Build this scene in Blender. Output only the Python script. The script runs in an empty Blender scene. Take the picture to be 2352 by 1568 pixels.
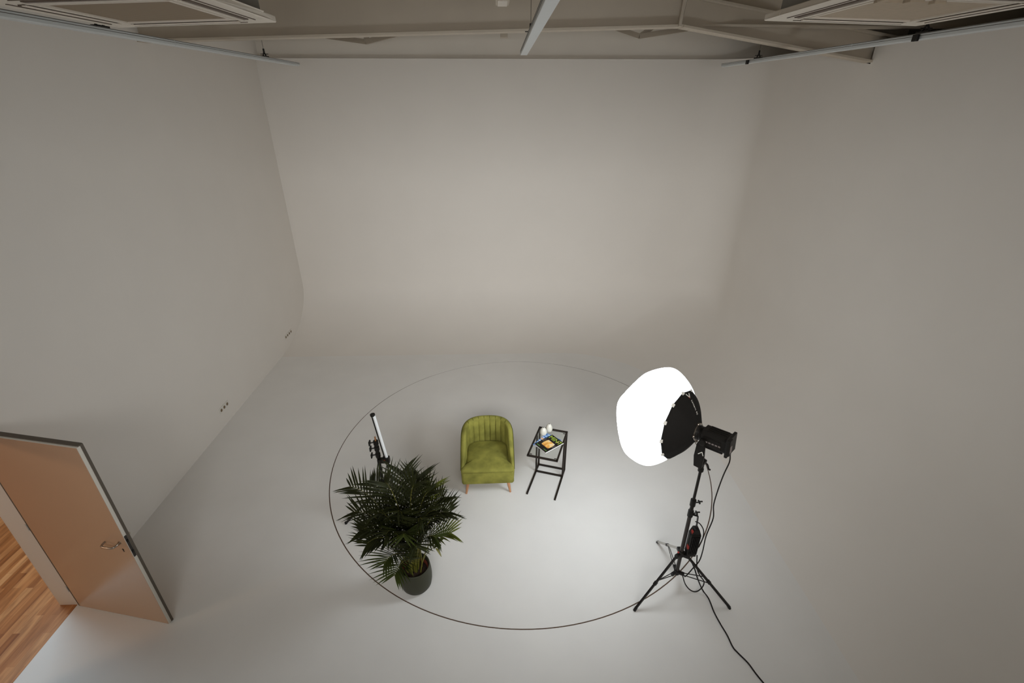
import bpy, bmesh, math, random
from mathutils import Vector, Matrix

# ------------------------------------------------------------------ camera, world, exposure
SC = bpy.context.scene
COL = SC.collection
CAM_H = 4.3
F_PX, PITCH, YAW, ROLL = 1092.4, 0.47223, 0.031164, 0.000586
_f = Vector((math.sin(YAW)*math.cos(PITCH), math.cos(YAW)*math.cos(PITCH), -math.sin(PITCH)))
_r0 = Vector((math.cos(YAW), -math.sin(YAW), 0)); _u0 = _r0.cross(_f)
_r = math.cos(ROLL)*_r0 + math.sin(ROLL)*_u0
_u = -math.sin(ROLL)*_r0 + math.cos(ROLL)*_u0
cam_d = bpy.data.cameras.new('camera'); cam = bpy.data.objects.new('camera', cam_d); COL.objects.link(cam)
cam_d.sensor_width = 36.0; cam_d.lens = 36.0*F_PX/2352.0; cam_d.clip_start = 0.05; cam_d.clip_end = 100
cam.matrix_world = Matrix(((_r.x, _u.x, -_f.x, 0), (_r.y, _u.y, -_f.y, 0), (_r.z, _u.z, -_f.z, CAM_H), (0, 0, 0, 1)))
SC.camera = cam
SC.view_settings.view_transform = 'Standard'
try: SC.view_settings.look = 'None'
except Exception: pass
SC.view_settings.gamma = 1.0
SC.view_settings.use_curve_mapping = False
SC.view_settings.exposure = 0.0
SC.cycles.diffuse_bounces = 7
SC.cycles.max_bounces = 10
SC.cycles.glossy_bounces = 4
SC.cycles.transparent_max_bounces = 12
SC.cycles.sample_clamp_indirect = 6.0
SC.cycles.caustics_reflective = False
SC.cycles.caustics_refractive = False

W = bpy.data.worlds.new('world'); SC.world = W; W.use_nodes = True
W.node_tree.nodes['Background'].inputs[0].default_value = (0.75, 0.85, 1.0, 1)
W.node_tree.nodes['Background'].inputs[1].default_value = 0.05

LANTERN_STRENGTH = 20.5      # glow of the lantern softbox cloth
LANTERN_SIDE = 0.06          # share of that glow left at the rim of the skirt
LANTERN_AXIS = Vector((-.674, .729, -.085)).normalized()
HALL_WARM_WATTS = 48.0
HALL_WATTS = 62.0          # daylight from the window of the next room
FILL_SPREAD, FILL_AIM, FILL_Z = 80, 1.3, 4.40
FILL_WATTS = 87.0        # power of the fill lamp added behind the camera

def area_light(name, loc, target, sx, sy, watts, color):
    d = bpy.data.lights.new(name, 'AREA'); d.shape = 'RECTANGLE'; d.size = sx; d.size_y = sy
    d.energy = watts; d.color = color
    o = bpy.data.objects.new(name, d); COL.objects.link(o)
    o.location = loc
    o.rotation_euler = (Vector(target) - Vector(loc)).to_track_quat('-Z', 'Y').to_euler()
    return o
area_light('hall_skylight', (-4.85, 3.5, 2.74), (-3.75, 2.15, 0.0), 0.7, 0.9, HALL_WATTS, (0.62, 0.84, 1.0))
area_light('hall_ceiling_lamp', (-7.2, 0.4, 2.74), (-5.0, 2.0, 0.0), 0.6, 0.6, HALL_WARM_WATTS, (1.0, 0.68, 0.42))
fill_lamp = area_light('fill_light', (0.3, -1.45, FILL_Z), (0.3, 8.0, FILL_AIM), 4.2, 1.2, FILL_WATTS, (1.0, 0.985, 0.96))  # added fill lamp, unseen behind the camera, brightens back wall and floor
fill_lamp.data.spread = math.radians(FILL_SPREAD)

# ------------------------------------------------------------------ helpers
def ray(px, py):
    return (px-1176)/F_PX*_r - (py-784)/F_PX*_u + _f
O0 = Vector((0, 0, CAM_H))
def onz(px, py, z=0.0):
    d = ray(px, py); return O0 + d*((z-CAM_H)/d.z)
def ony(px, py, y):
    d = ray(px, py); return O0 + d*(y/d.y)
def onx(px, py, x):
    d = ray(px, py); return O0 + d*(x/d.x)

def tag(o, label=None, cat=None, group=None, kind=None):
    if label: o['label'] = label
    if cat: o['category'] = cat
    if group: o['group'] = group
    if kind: o['kind'] = kind
    return o
def empty(name, loc=(0, 0, 0), rz=0.0, label=None, cat=None, group=None, kind=None):
    o = bpy.data.objects.new(name, None); COL.objects.link(o); o.location = loc
    o.rotation_euler = (0, 0, rz); o.empty_display_size = 0.1
    return tag(o, label, cat, group, kind)
def link(name, bm, mat, parent=None, smooth=False, bevel=0.0, segs=2, sharp=None):
    me = bpy.data.meshes.new(name); bmesh.ops.recalc_face_normals(bm, faces=bm.faces); bm.to_mesh(me); bm.free()
    mats = mat if isinstance(mat, (list, tuple)) else [mat]
    for m in mats: me.materials.append(m)
    if smooth:
        for p in me.polygons: p.use_smooth = True
    o = bpy.data.objects.new(name, me); COL.objects.link(o)
    if parent: o.parent = parent
    if bevel > 0:
        b = o.modifiers.new('bevel', 'BEVEL'); b.width = bevel; b.segments = segs; b.limit_method = 'ANGLE'
        b.angle_limit = math.radians(35)
    if sharp is not None:
        me.set_sharp_from_angle(angle=math.radians(sharp))
    return o
def frame_from(z, xhint=Vector((1, 0, 0))):
    z = Vector(z).normalized()
    x = xhint - xhint.dot(z)*z
    if x.length < 1e-4: x = Vector((0, 1, 0)) - Vector((0, 1, 0)).dot(z)*z
    x.normalize(); y = z.cross(x)
    return x, y, z
def box(bm, c, s, axes=None):
    """box centred on c, size s, optional axes (x,y,z vectors)"""
    c = Vector(c); ax = axes or (Vector((1, 0, 0)), Vector((0, 1, 0)), Vector((0, 0, 1)))
    vs = []
    for i in (-.5, .5):
        for j in (-.5, .5):
            for k in (-.5, .5):
                vs.append(bm.verts.new(c + ax[0]*s[0]*i + ax[1]*s[1]*j + ax[2]*s[2]*k))
    for f in ((0, 1, 3, 2), (4, 6, 7, 5), (0, 4, 5, 1), (2, 3, 7, 6), (0, 2, 6, 4), (1, 5, 7, 3)):
        bm.faces.new([vs[i] for i in f])
def bar(bm, a, b, w, h=None, hint=Vector((0, 0, 1))):
    """square bar from a to b"""
    a = Vector(a); b = Vector(b); h = h or w
    x, y, z = frame_from(b-a, hint)
    box(bm, (a+b)/2, (w, h, (b-a).length), (y, x, z))
def rod(bm, a, b, r, r2=None, n=16, caps=True):
    a = Vector(a); b = Vector(b); r2 = r if r2 is None else r2
    x, y, z = frame_from(b-a)
    A = [bm.verts.new(a + (x*math.cos(t)+y*math.sin(t))*r) for t in [2*math.pi*i/n for i in range(n)]]
    B = [bm.verts.new(b + (x*math.cos(t)+y*math.sin(t))*r2) for t in [2*math.pi*i/n for i in range(n)]]
    for i in range(n):
        j = (i+1) % n; bm.faces.new((A[i], A[j], B[j], B[i]))
    if caps: bm.faces.new(A[::-1]); bm.faces.new(B)
def lathe(bm, origin, axis, prof, n=32, hint=Vector((1, 0, 0)), close_end=True):
    """prof: list of (radius, height along axis)"""
    o = Vector(origin); x, y, z = frame_from(axis, hint); rings = []
    for r, h in prof:
        if r < 1e-5: rings.append([bm.verts.new(o+z*h)])
        else: rings.append([bm.verts.new(o + z*h + (x*math.cos(t)+y*math.sin(t))*r) for t in [2*math.pi*i/n for i in range(n)]])
    for A, B in zip(rings, rings[1:]):
        for i in range(n):
            j = (i+1) % n
            if len(A) == 1 and len(B) == 1: continue
            if len(A) == 1: bm.faces.new((A[0], B[j], B[i]))
            elif len(B) == 1: bm.faces.new((A[i], A[j], B[0]))
            else: bm.faces.new((A[i], A[j], B[j], B[i]))
    if close_end:
        for R in (rings[0], rings[-1]):
            if len(R) > 2:
                try: bm.faces.new(R)
                except Exception: pass
def smooth_path(pts, sub=6):
    P = [Vector(p) for p in pts]; out = []
    for i in range(len(P)-1):
        p0 = P[max(i-1, 0)]; p1 = P[i]; p2 = P[i+1]; p3 = P[min(i+2, len(P)-1)]
        for k in range(sub):
            t = k/sub
            out.append(0.5*((2*p1) + (p2-p0)*t + (2*p0-5*p1+4*p2-p3)*t*t + (3*p1-p0-3*p2+p3)*t**3))
    out.append(P[-1]); return out
def tube(bm, pts, r, n=8, sub=6, r_end=None):
    P = smooth_path(pts, sub) if sub > 1 else [Vector(p) for p in pts]
    rings = []; x = None; m = len(P)
    for i, p in enumerate(P):
        d = (P[min(i+1, m-1)] - P[max(i-1, 0)]).normalized()
        if x is None: x, y, _ = frame_from(d)
        else:
            x = (x - x.dot(d)*d).normalized(); y = d.cross(x)
        rr = r if r_end is None else r + (r_end-r)*i/(m-1)
        rings.append([bm.verts.new(p + (x*math.cos(t)+y*math.sin(t))*rr) for t in [2*math.pi*k/n for k in range(n)]])
    for A, B in zip(rings, rings[1:]):
        for i in range(n):
            j = (i+1) % n; bm.faces.new((A[i], A[j], B[j], B[i]))
    bm.faces.new(rings[0][::-1]); bm.faces.new(rings[-1])
def prism(bm, poly, z0, z1, mp=lambda x, y, z: Vector((x, y, z))):
    A = [bm.verts.new(mp(x, y, z0)) for x, y in poly]; B = [bm.verts.new(mp(x, y, z1)) for x, y in poly]
    n = len(poly)
    bm.faces.new(A[::-1]); bm.faces.new(B)
    for i in range(n):
        j = (i+1) % n; bm.faces.new((A[i], A[j], B[j], B[i]))
def text_obj(name, body, size, mat, parent, origin, xdir, ydir, depth=0.0006, align='LEFT', bold=0.0, spacing=1.0):
    cu = bpy.data.curves.new(name, 'FONT'); cu.body = body; cu.size = size; cu.extrude = depth; cu.align_x = align
    cu.offset = bold; cu.space_character = spacing
    tmp = bpy.data.objects.new(name+'_src', cu); COL.objects.link(tmp)
    bpy.context.view_layer.update()
    me = bpy.data.meshes.new_from_object(tmp.evaluated_get(bpy.context.evaluated_depsgraph_get()))
    bpy.data.objects.remove(tmp)
    me.materials.clear(); me.materials.append(mat)
    x = Vector(xdir).normalized(); y = Vector(ydir); y = (y - y.dot(x)*x).normalized(); z = x.cross(y)
    M = Matrix(((x.x, y.x, z.x, origin[0]), (x.y, y.y, z.y, origin[1]), (x.z, y.z, z.z, origin[2]), (0, 0, 0, 1)))
    me.transform(M)
    o = bpy.data.objects.new(name, me); COL.objects.link(o); o.parent = parent
    return o

# ------------------------------------------------------------------ materials
def mat(name, col, rough=0.5, metal=0.0, spec=0.5, noise=0.0, nscale=8.0, bump=0.0, bscale=60.0, sheen=0.0, emis=None, estr=0.0, trans=0.0, coat=0.0):
    m = bpy.data.materials.new(name); m.use_nodes = True
    nt = m.node_tree; b = nt.nodes['Principled BSDF']
    b.inputs['Base Color'].default_value = (*col, 1); b.inputs['Roughness'].default_value = rough
    b.inputs['Metallic'].default_value = metal; b.inputs['Specular IOR Level'].default_value = spec
    if coat: b.inputs['Coat Weight'].default_value = coat
    if sheen:
        b.inputs['Sheen Weight'].default_value = sheen; b.inputs['Sheen Roughness'].default_value = 0.35
        b.inputs['Sheen Tint'].default_value = (min(1, col[0]*2.2+.1), min(1, col[1]*2.2+.1), min(1, col[2]*2.2+.05), 1)
    tc = nt.nodes.new('ShaderNodeTexCoord')
    if noise:
        n = nt.nodes.new('ShaderNodeTexNoise'); n.inputs['Scale'].default_value = nscale; n.inputs['Detail'].default_value = 5
        nt.links.new(tc.outputs['Object'], n.inputs['Vector'])
        r = nt.nodes.new('ShaderNodeValToRGB')
        r.color_ramp.elements[0].position = 0.3; r.color_ramp.elements[1].position = 0.7
        r.color_ramp.elements[0].color = (*[c*(1-noise) for c in col], 1)
        r.color_ramp.elements[1].color = (*[min(1, c*(1+noise)) for c in col], 1)
        nt.links.new(n.outputs['Fac'], r.inputs['Fac']); nt.links.new(r.outputs['Color'], b.inputs['Base Color'])
    if bump:
        n2 = nt.nodes.new('ShaderNodeTexNoise'); n2.inputs['Scale'].default_value = bscale; n2.inputs['Detail'].default_value = 4
        nt.links.new(tc.outputs['Object'], n2.inputs['Vector'])
        bp = nt.nodes.new('ShaderNodeBump'); bp.inputs['Strength'].default_value = bump; bp.inputs['Distance'].default_value = 0.01
        nt.links.new(n2.outputs['Fac'], bp.inputs['Height']); nt.links.new(bp.outputs['Normal'], b.inputs['Normal'])
    if emis:
        b.inputs['Emission Color'].default_value = (*emis, 1); b.inputs['Emission Strength'].default_value = estr
    return m
M = {}
M['wall'] = mat('wall_paint', (0.76, 0.724, 0.678), 0.85, spec=0.25, noise=0.012, nscale=1.5)
M['floor'] = mat('studio_floor_paint', (0.75, 0.735, 0.71), 0.62, spec=0.35, noise=0.02, nscale=2.2)
M['ceiling'] = mat('ceiling_paint', (0.50, 0.46, 0.40), 0.9, spec=0.2)
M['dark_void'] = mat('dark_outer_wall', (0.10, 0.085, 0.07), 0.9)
M['upper'] = mat('upper_wall_paint', (0.78, 0.73, 0.66), 0.9, spec=0.2, noise=0.02, nscale=2)
M['beam'] = mat('beam_paint', (0.52, 0.455, 0.37), 0.6, noise=0.03, nscale=3)
M['brace'] = mat('brace_paint', (0.34, 0.29, 0.23), 0.7)
M['rail'] = mat('rail_aluminium', (0.62, 0.65, 0.66), 0.45, metal=0.35)
M['groove'] = mat('rail_groove', (0.10, 0.09, 0.08), 0.6)
M['plastic'] = mat('unit_plastic', (0.66, 0.60, 0.52), 0.5)
M['louvre'] = mat('louvre_dark', (0.10, 0.07, 0.05), 0.6)
M['casing'] = mat('unit_casing', (0.20, 0.19, 0.17), 0.6)
M['black'] = mat('black_plastic', (0.007, 0.006, 0.005), 0.42, spec=0.3)
M['blackcloth'] = mat('black_cloth', (0.008, 0.007, 0.006), 0.85, spec=0.2, bump=0.15, bscale=90)
M['blackmetal'] = mat('black_metal', (0.010, 0.008, 0.007), 0.38, spec=0.3)
M['greymetal'] = mat('grey_tube', (0.040, 0.034, 0.031), 0.34, metal=0.5)
M['chrome'] = mat('chrome', (0.42, 0.37, 0.32), 0.28, metal=1.0)
M['leg_glint'] = mat('leg_reflection', (0.45, 0.43, 0.40), 0.3, metal=0.8)  # far leg only: its pale reflection is put into the colour
M['red'] = mat('red_detail', (0.30, 0.022, 0.012), 0.5)
M['white'] = mat('white_detail', (0.75, 0.73, 0.68), 0.6)
M['velcro'] = mat('tab_cloth', (0.62, 0.60, 0.55), 0.8)
M['brass'] = mat('brass_spigot', (0.45, 0.20, 0.08), 0.4, metal=0.5)
M['velvet'] = mat('green_velvet', (0.215, 0.205, 0.045), 0.8, spec=0.12, noise=0.32, nscale=7, bump=0.04, bscale=30, sheen=0.3)
M['piping'] = mat('velvet_seam', (0.07, 0.075, 0.012), 0.9, spec=0.1)
M['oak'] = mat('leg_wood', (0.50, 0.24, 0.115), 0.5, noise=0.12, nscale=25)
M['steel'] = mat('dark_steel', (0.014, 0.009, 0.006), 0.45, spec=0.3)
M['vase'] = mat('vase_ceramic', (0.62, 0.60, 0.53), 0.35, coat=0.2)
M['paper'] = mat('paper', (0.80, 0.79, 0.77), 0.7)
M['cover'] = mat('cover_black', (0.010, 0.007, 0.006), 0.45, spec=0.3)
M['cover_blue'] = mat('cover_blue', (0.035, 0.16, 0.45), 0.35, noise=0.5, nscale=30)
M['lime'] = mat('lime_ink', (0.38, 0.52, 0.05), 0.5)
M['greenink'] = mat('green_ink', (0.10, 0.27, 0.05), 0.5)
M['greyink'] = mat('grey_ink', (0.20, 0.17, 0.16), 0.5)
M['paleink'] = mat('pale_ink', (0.55, 0.68, 0.78), 0.5)
M['peach'] = mat('peach_ink', (0.75, 0.45, 0.22), 0.5)
M['pot'] = mat('pot_glaze', (0.040, 0.040, 0.024), 0.5, spec=0.3)
M['potin'] = mat('pot_inside', (0.018, 0.012, 0.010), 0.6)
M['nursery'] = mat('terracotta_plastic', (0.16, 0.035, 0.018), 0.6)
M['soil'] = mat('soil', (0.030, 0.014, 0.009), 0.95, noise=0.6, nscale=60, bump=0.8, bscale=80)
M['stem'] = mat('frond_stem', (0.16, 0.15, 0.025), 0.5, noise=0.3, nscale=10)
M['leaf'] = mat('palm_leaf', (0.019, 0.022, 0.005), 0.55, spec=0.22, noise=0.35, nscale=12)
M['leafy'] = mat('palm_leaf_yellow', (0.085, 0.100, 0.012), 0.55, spec=0.22, noise=0.3, nscale=12)
M['leafm'] = mat('palm_leaf_mid', (0.034, 0.045, 0.008), 0.55, spec=0.22, noise=0.3, nscale=12)
M['door'] = mat('door_laminate_warmlit', (0.50, 0.33, 0.22), 0.26, spec=0.9, coat=0.0)  # white leaf; the warm hall light on it is put into the colour
M['sealshade'] = mat('door_seal_shade', (0.10, 0.08, 0.06), 0.7)
M['dooredge'] = mat('door_edge_paint', (0.66, 0.62, 0.55), 0.5)
M['jamb'] = mat('jamb_paint', (0.70, 0.66, 0.60), 0.5)
M['ring'] = mat('turntable_gap', (0.09, 0.05, 0.03), 0.8)
M['socket'] = mat('socket_plastic', (0.72, 0.69, 0.64), 0.4)
M['sockethole'] = mat('socket_recess', (0.20, 0.14, 0.08), 0.6)
M['tube_white'] = mat('tube_diffuser', (0.72, 0.74, 0.75), 0.4)
M['cable'] = mat('cable_rubber', (0.010, 0.007, 0.006), 0.55, spec=0.3)
M['wire'] = mat('thin_wire', (0.10, 0.09, 0.07), 0.4, metal=0.4)

def lantern_mat():
    m = bpy.data.materials.new('lantern_cloth'); m.use_nodes = True; nt = m.node_tree
    b = nt.nodes['Principled BSDF']; b.inputs['Base Color'].default_value = (0.8, 0.8, 0.8, 1)
    b.inputs['Emission Color'].default_value = (0.88, 0.95, 1.0, 1)
    # the cloth glows hardest in front of the lamp head and less towards the skirt
    tc = nt.nodes.new('ShaderNodeTexCoord'); vm = nt.nodes.new('ShaderNodeVectorMath'); vm.operation = 'DOT_PRODUCT'
    vm.inputs[1].default_value = tuple(LANTERN_AXIS)
    nt.links.new(tc.outputs['Object'], vm.inputs[0])
    mr = nt.nodes.new('ShaderNodeMapRange'); mr.interpolation_type = 'SMOOTHSTEP'
    mr.inputs['From Min'].default_value = 0.15; mr.inputs['From Max'].default_value = 0.66
    mr.inputs['To Min'].default_value = LANTERN_STRENGTH*LANTERN_SIDE; mr.inputs['To Max'].default_value = LANTERN_STRENGTH
    nt.links.new(vm.outputs['Value'], mr.inputs['Value']); nt.links.new(mr.outputs['Result'], b.inputs['Emission Strength'])
    return m
M["lantern"] = lantern_mat()

def wood_mat():
    m = bpy.data.materials.new('strip_parquet'); m.use_nodes = True; nt = m.node_tree; b = nt.nodes['Principled BSDF']
    tc = nt.nodes.new('ShaderNodeTexCoord'); mp = nt.nodes.new('ShaderNodeMapping')
    mp.inputs['Rotation'].default_value = (0, 0, math.pi/2)
    nt.links.new(tc.outputs['Object'], mp.inputs['Vector'])
    br = nt.nodes.new('ShaderNodeTexBrick'); br.offset = 0.37; br.inputs['Scale'].default_value = 1.0
    br.inputs['Brick Width'].default_value = 0.46; br.inputs['Row Height'].default_value = 0.068
    br.inputs['Mortar Size'].default_value = 0.0006; br.inputs['Mortar Smooth'].default_value = 0.3; br.inputs['Bias'].default_value = 0.0
    br.inputs['Color1'].default_value = (0.0, 0.0, 0.0, 1); br.inputs['Color2'].default_value = (1, 1, 1, 1); br.inputs['Mortar'].default_value = (0.0, 0.0, 0.0, 1)
    nt.links.new(mp.outputs['Vector'], br.inputs['Vector'])
    ramp = nt.nodes.new('ShaderNodeValToRGB'); cr = ramp.color_ramp
    cr.elements[0].color = (0.30, 0.105, 0.028, 1); cr.elements[1].color = (0.62, 0.31, 0.125, 1)
    e = cr.elements.new(0.5); e.color = (0.46, 0.19, 0.062, 1)
    nt.links.new(br.outputs['Color'], ramp.inputs['Fac'])
    mp2 = nt.nodes.new('ShaderNodeMapping'); mp2.inputs['Scale'].default_value = (14, 1.6, 1)
    nt.links.new(tc.outputs['Object'], mp2.inputs['Vector'])
    n = nt.nodes.new('ShaderNodeTexNoise'); n.inputs['Scale'].default_value = 1.6; n.inputs['Detail'].default_value = 6; n.inputs['Distortion'].default_value = 0.6
    nt.links.new(mp2.outputs['Vector'], n.inputs['Vector'])
    r2 = nt.nodes.new('ShaderNodeValToRGB'); r2.color_ramp.elements[0].position = 0.30; r2.color_ramp.elements[1].position = 0.62
    r2.color_ramp.elements[0].color = (0.45, 0.36, 0.30, 1); r2.color_ramp.elements[1].color = (1, 1, 1, 1)
    nt.links.new(n.outputs['Fac'], r2.inputs['Fac'])
    mx = nt.nodes.new('ShaderNodeMixRGB'); mx.blend_type = 'MULTIPLY'; mx.inputs['Fac'].default_value = 0.8
    nt.links.new(ramp.outputs['Color'], mx.inputs['Color1']); nt.links.new(r2.outputs['Color'], mx.inputs['Color2'])
    nt.links.new(mx.outputs['Color'], b.inputs['Base Color']); b.inputs['Roughness'].default_value = 0.42
    return m
M['parquet'] = wood_mat()

def glass_mat():
    m = bpy.data.materials.new('table_glass'); m.use_nodes = True; nt = m.node_tree
    for n in list(nt.nodes): nt.nodes.remove(n)
    out = nt.nodes.new('ShaderNodeOutputMaterial'); mx = nt.nodes.new('ShaderNodeMixShader')
    tr = nt.nodes.new('ShaderNodeBsdfTransparent'); tr.inputs[0].default_value = (0.96, 0.975, 0.965, 1)
    gl = nt.nodes.new('ShaderNodeBsdfGlossy'); gl.inputs['Roughness'].default_value = 0.03
    mx.inputs[0].default_value = 0.05
    nt.links.new(tr.outputs[0], mx.inputs[1]); nt.links.new(gl.outputs[0], mx.inputs[2])
    nt.links.new(mx.outputs[0], out.inputs[0]); return m
M['glass'] = glass_mat()

def picture_mat():
    m = bpy.data.materials.new('cover_picture'); m.use_nodes = True; nt = m.node_tree; b = nt.nodes['Principled BSDF']
    tc = nt.nodes.new('ShaderNodeTexCoord'); n = nt.nodes.new('ShaderNodeTexNoise'); n.inputs['Scale'].default_value = 22; n.inputs['Detail'].default_value = 3
    nt.links.new(tc.outputs['Object'], n.inputs['Vector']); r = nt.nodes.new('ShaderNodeValToRGB'); cr = r.color_ramp
    cr.elements[0].position = 0.3; cr.elements[0].color = (0.50, 0.17, 0.03, 1); cr.elements[1].position = 0.72; cr.elements[1].color = (0.72, 0.66, 0.60, 1)
    e = cr.elements.new(0.45); e.color = (0.80, 0.40, 0.08, 1); e = cr.elements.new(0.58); e.color = (0.80, 0.55, 0.22, 1)
    nt.links.new(n.outputs['Fac'], r.inputs['Fac']); nt.links.new(r.outputs['Color'], b.inputs['Base Color']); b.inputs['Roughness'].default_value = 0.45
    return m
M['picture'] = picture_mat()

def grille_mat():
    m = bpy.data.materials.new('unit_grille'); m.use_nodes = True; nt = m.node_tree; b = nt.nodes['Principled BSDF']
    tc = nt.nodes.new('ShaderNodeTexCoord'); w = nt.nodes.new('ShaderNodeTexWave'); w.bands_direction = 'Y'; w.inputs['Scale'].default_value = 18
    nt.links.new(tc.outputs['Object'], w.inputs['Vector']); r = nt.nodes.new('ShaderNodeValToRGB')
    r.color_ramp.elements[0].color = (0.20, 0.145, 0.09, 1); r.color_ramp.elements[1].color = (0.29, 0.22, 0.15, 1)
    nt.links.new(w.outputs['Color'], r.inputs['Fac']); nt.links.new(r.outputs['Color'], b.inputs['Base Color'])
    b.inputs['Roughness'].default_value = 0.7; return m
M['grille'] = grille_mat()
M['grille_light'] = mat('grille_light', (0.42, 0.34, 0.25), 0.7, noise=0.05, nscale=40)

# ------------------------------------------------------------------ room shell
XL, YB, XR, ZT = -4.05, 9.46, 4.50, 4.905
YF = -1.6                                   # front wall, behind the camera
CX, CY, CR = 0.2663, 5.1305, 2.473          # floor circle
HX0 = XL - 0.15                             # hall side of the left wall
DY0, DY1, DZ = 2.06, 3.05, 2.10             # doorway in the left wall

def struct(name, bm, m, label, **k):
    return tag(link(name, bm, m, **k), label, None, None, 'structure')
# floor: main sheet with a ring-shaped slot cut round the disc
bm = bmesh.new(); n = 160; gap = 0.006
inner = [bm.verts.new((CX+(CR-gap)*math.cos(2*math.pi*i/n), CY+(CR-gap)*math.sin(2*math.pi*i/n), 0)) for i in range(n)]
bm.faces.new(inner)
outer = [bm.verts.new((CX+(CR+gap)*math.cos(2*math.pi*i/n), CY+(CR+gap)*math.sin(2*math.pi*i/n), 0)) for i in range(n)]
def to_rect(a):
    c, s = math.cos(a), math.sin(a)
    t = min(((XR+.3-CX)/c if c > 1e-9 else 1e9), ((XL-.0-CX)/c if c < -1e-9 else 1e9), ((YB+.1-CY)/s if s > 1e-9 else 1e9), ((YF-CY)/s if s < -1e-9 else 1e9))
    return (CX+c*t, CY+s*t, 0)
angs = [2*math.pi*i/n for i in range(n)]
rect = [bm.verts.new(to_rect(a)) for a in angs]
for i in range(n):
    j = (i+1) % n; bm.faces.new((outer[i], outer[j], rect[j], rect[i]))
# corner fill
def corner(x, y):
    a = math.atan2(y-CY, x-CX) % (2*math.pi); i = int(a/(2*math.pi)*n) % n; j = (i+1) % n
    c = bm.verts.new((x, y, 0)); bm.faces.new((rect[i], c, rect[j]))
for x, y in ((XR+.3, YB+.1), (XL, YB+.1), (XL, YF), (XR+.3, YF)): corner(x, y)
# slot walls
for R in (inner, outer):
    low = [bm.verts.new((v.co.x, v.co.y, -0.012)) for v in R]
    for i in range(n):
        j = (i+1) % n; bm.faces.new((R[i], R[j], low[j], low[i]))
fl = struct('floor', bm, M['floor'], 'pale grey painted studio floor running into the curved back wall')
bm = bmesh.new()
for i in range(n):
    a, b = angs[i], angs[(i+1) % n]
    vs = [bm.verts.new((CX+R*math.cos(t), CY+R*math.sin(t), -0.004)) for R, t in ((CR-gap-.002, a), (CR+gap+.002, a), (CR+gap+.002, b), (CR-gap-.002, b))]
    bm.faces.new(vs)
bmesh.ops.remove_doubles(bm, verts=bm.verts, dist=1e-5)
struct('trim_1', bm, M['ring'], 'thin brown circular joint line in the floor around the armchair')

# cyclorama: back wall, cove and right wall as one swept profile
A_C, B_C = 1.55, 0.90
prof = [(A_C*(1-math.sin(p)), B_C*(1-math.cos(p))) for p in [math.pi/2*i/28 for i in range(29)]]
prof += [(0, z) for z in (1.5, 2.5, 3.5, 4.67, ZT)] + [(-0.05, ZT), (-0.05, 0.0)]
def plan(e):
    r = max(0.70 + 0.75*e, 0.75)
    cx, cy = XR-e-r, YB-e-r
    back = [(x, YB-e) for x in (XL, -2.5, -1, 0.5)] + [(cx, YB-e)]
    arc = [(cx+r*math.sin(t), cy+r*math.cos(t)) for t in [math.pi/2*i/30 for i in range(31)]]
    right = [(XR-e, cy)]
    right += [(XR-e, y) for y in (4.5, 2.0, YF)]
    return back, arc + right[1:]
NOTCH = (6.46, 7.5)
def sweep(which):
    bm = bmesh.new(); rows = []
    for e, z in prof:
        b, a = plan(e)
        if which == 0: pts = b
        else:
            pts = [p for p in a if p[1] > 7.5] if False else a[:31] + [(XR-e, y) for y in (min(NOTCH[1], a[30][1]-.01), min(NOTCH[0], a[30][1]-.02), 4.2, 2.0, YF)]
        rows.append([bm.verts.new((x, y, z + (.17 if which == 1 and i_ == 31 and abs(z-4.67) < .001 else 0))) for i_, (x, y) in enumerate(pts)])
    for k, (A, B) in enumerate(zip(rows, rows[1:])):
        for i in range(len(A)-1):
            if which == 1 and prof[k][1] >= 4.66 and i == 31: continue
            if which == 1 and prof[k][1] >= ZT-.001 and prof[k+1][1] < 1 and i == 31:
                continue
            bm.faces.new((A[i], A[i+1], B[i+1], B[i]))
    return bm
struct('wall_back', sweep(0), M['wall'], 'tall white back wall of the studio curving down into the floor', smooth=True, sharp=40)
struct('wall_right', sweep(1), M['wall'], 'white right wall curving out of the back wall and the floor', smooth=True, sharp=40)

# left wall with doorway
bm = bmesh.new(); ZC = 6.0
def wslab(y0, y1, z0, z1): box(bm, ((XL+HX0)/2, (y0+y1)/2, (z0+z1)/2), (XL-HX0, y1-y0, z1-z0))
wslab(YF, DY0, 0, ZC); wslab(DY1, 9.6, 0, ZC); wslab(DY0, DY1, DZ, ZC)
struct('wall_left', bm, M['wall'], 'tall white left wall with the doorway')
bm = bmesh.new(); box(bm, (1.6, 9.66, 3.0), (11.6, 0.12, 6.0))
struct('wall_back_upper', bm, M['upper'], 'beige building wall seen above the top of the back wall')
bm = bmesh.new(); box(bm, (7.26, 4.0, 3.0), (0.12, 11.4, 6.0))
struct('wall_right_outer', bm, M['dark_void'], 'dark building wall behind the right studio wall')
bm = bmesh.new(); box(bm, (1.6, YF-.06, 3.0), (11.6, 0.12, 6.0))
struct('wall_front', bm, M['wall'], 'white wall behind the camera')
bm = bmesh.new(); box(bm, (1.6, 4.0, 6.06), (11.6, 11.5, 0.12))
struct('ceiling', bm, M['ceiling'], 'brown painted ceiling above the beams')
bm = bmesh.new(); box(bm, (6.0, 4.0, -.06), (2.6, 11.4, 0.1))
struct('floor_outer', bm, M['dark_void'], 'dark floor strip behind the right studio wall')

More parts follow.
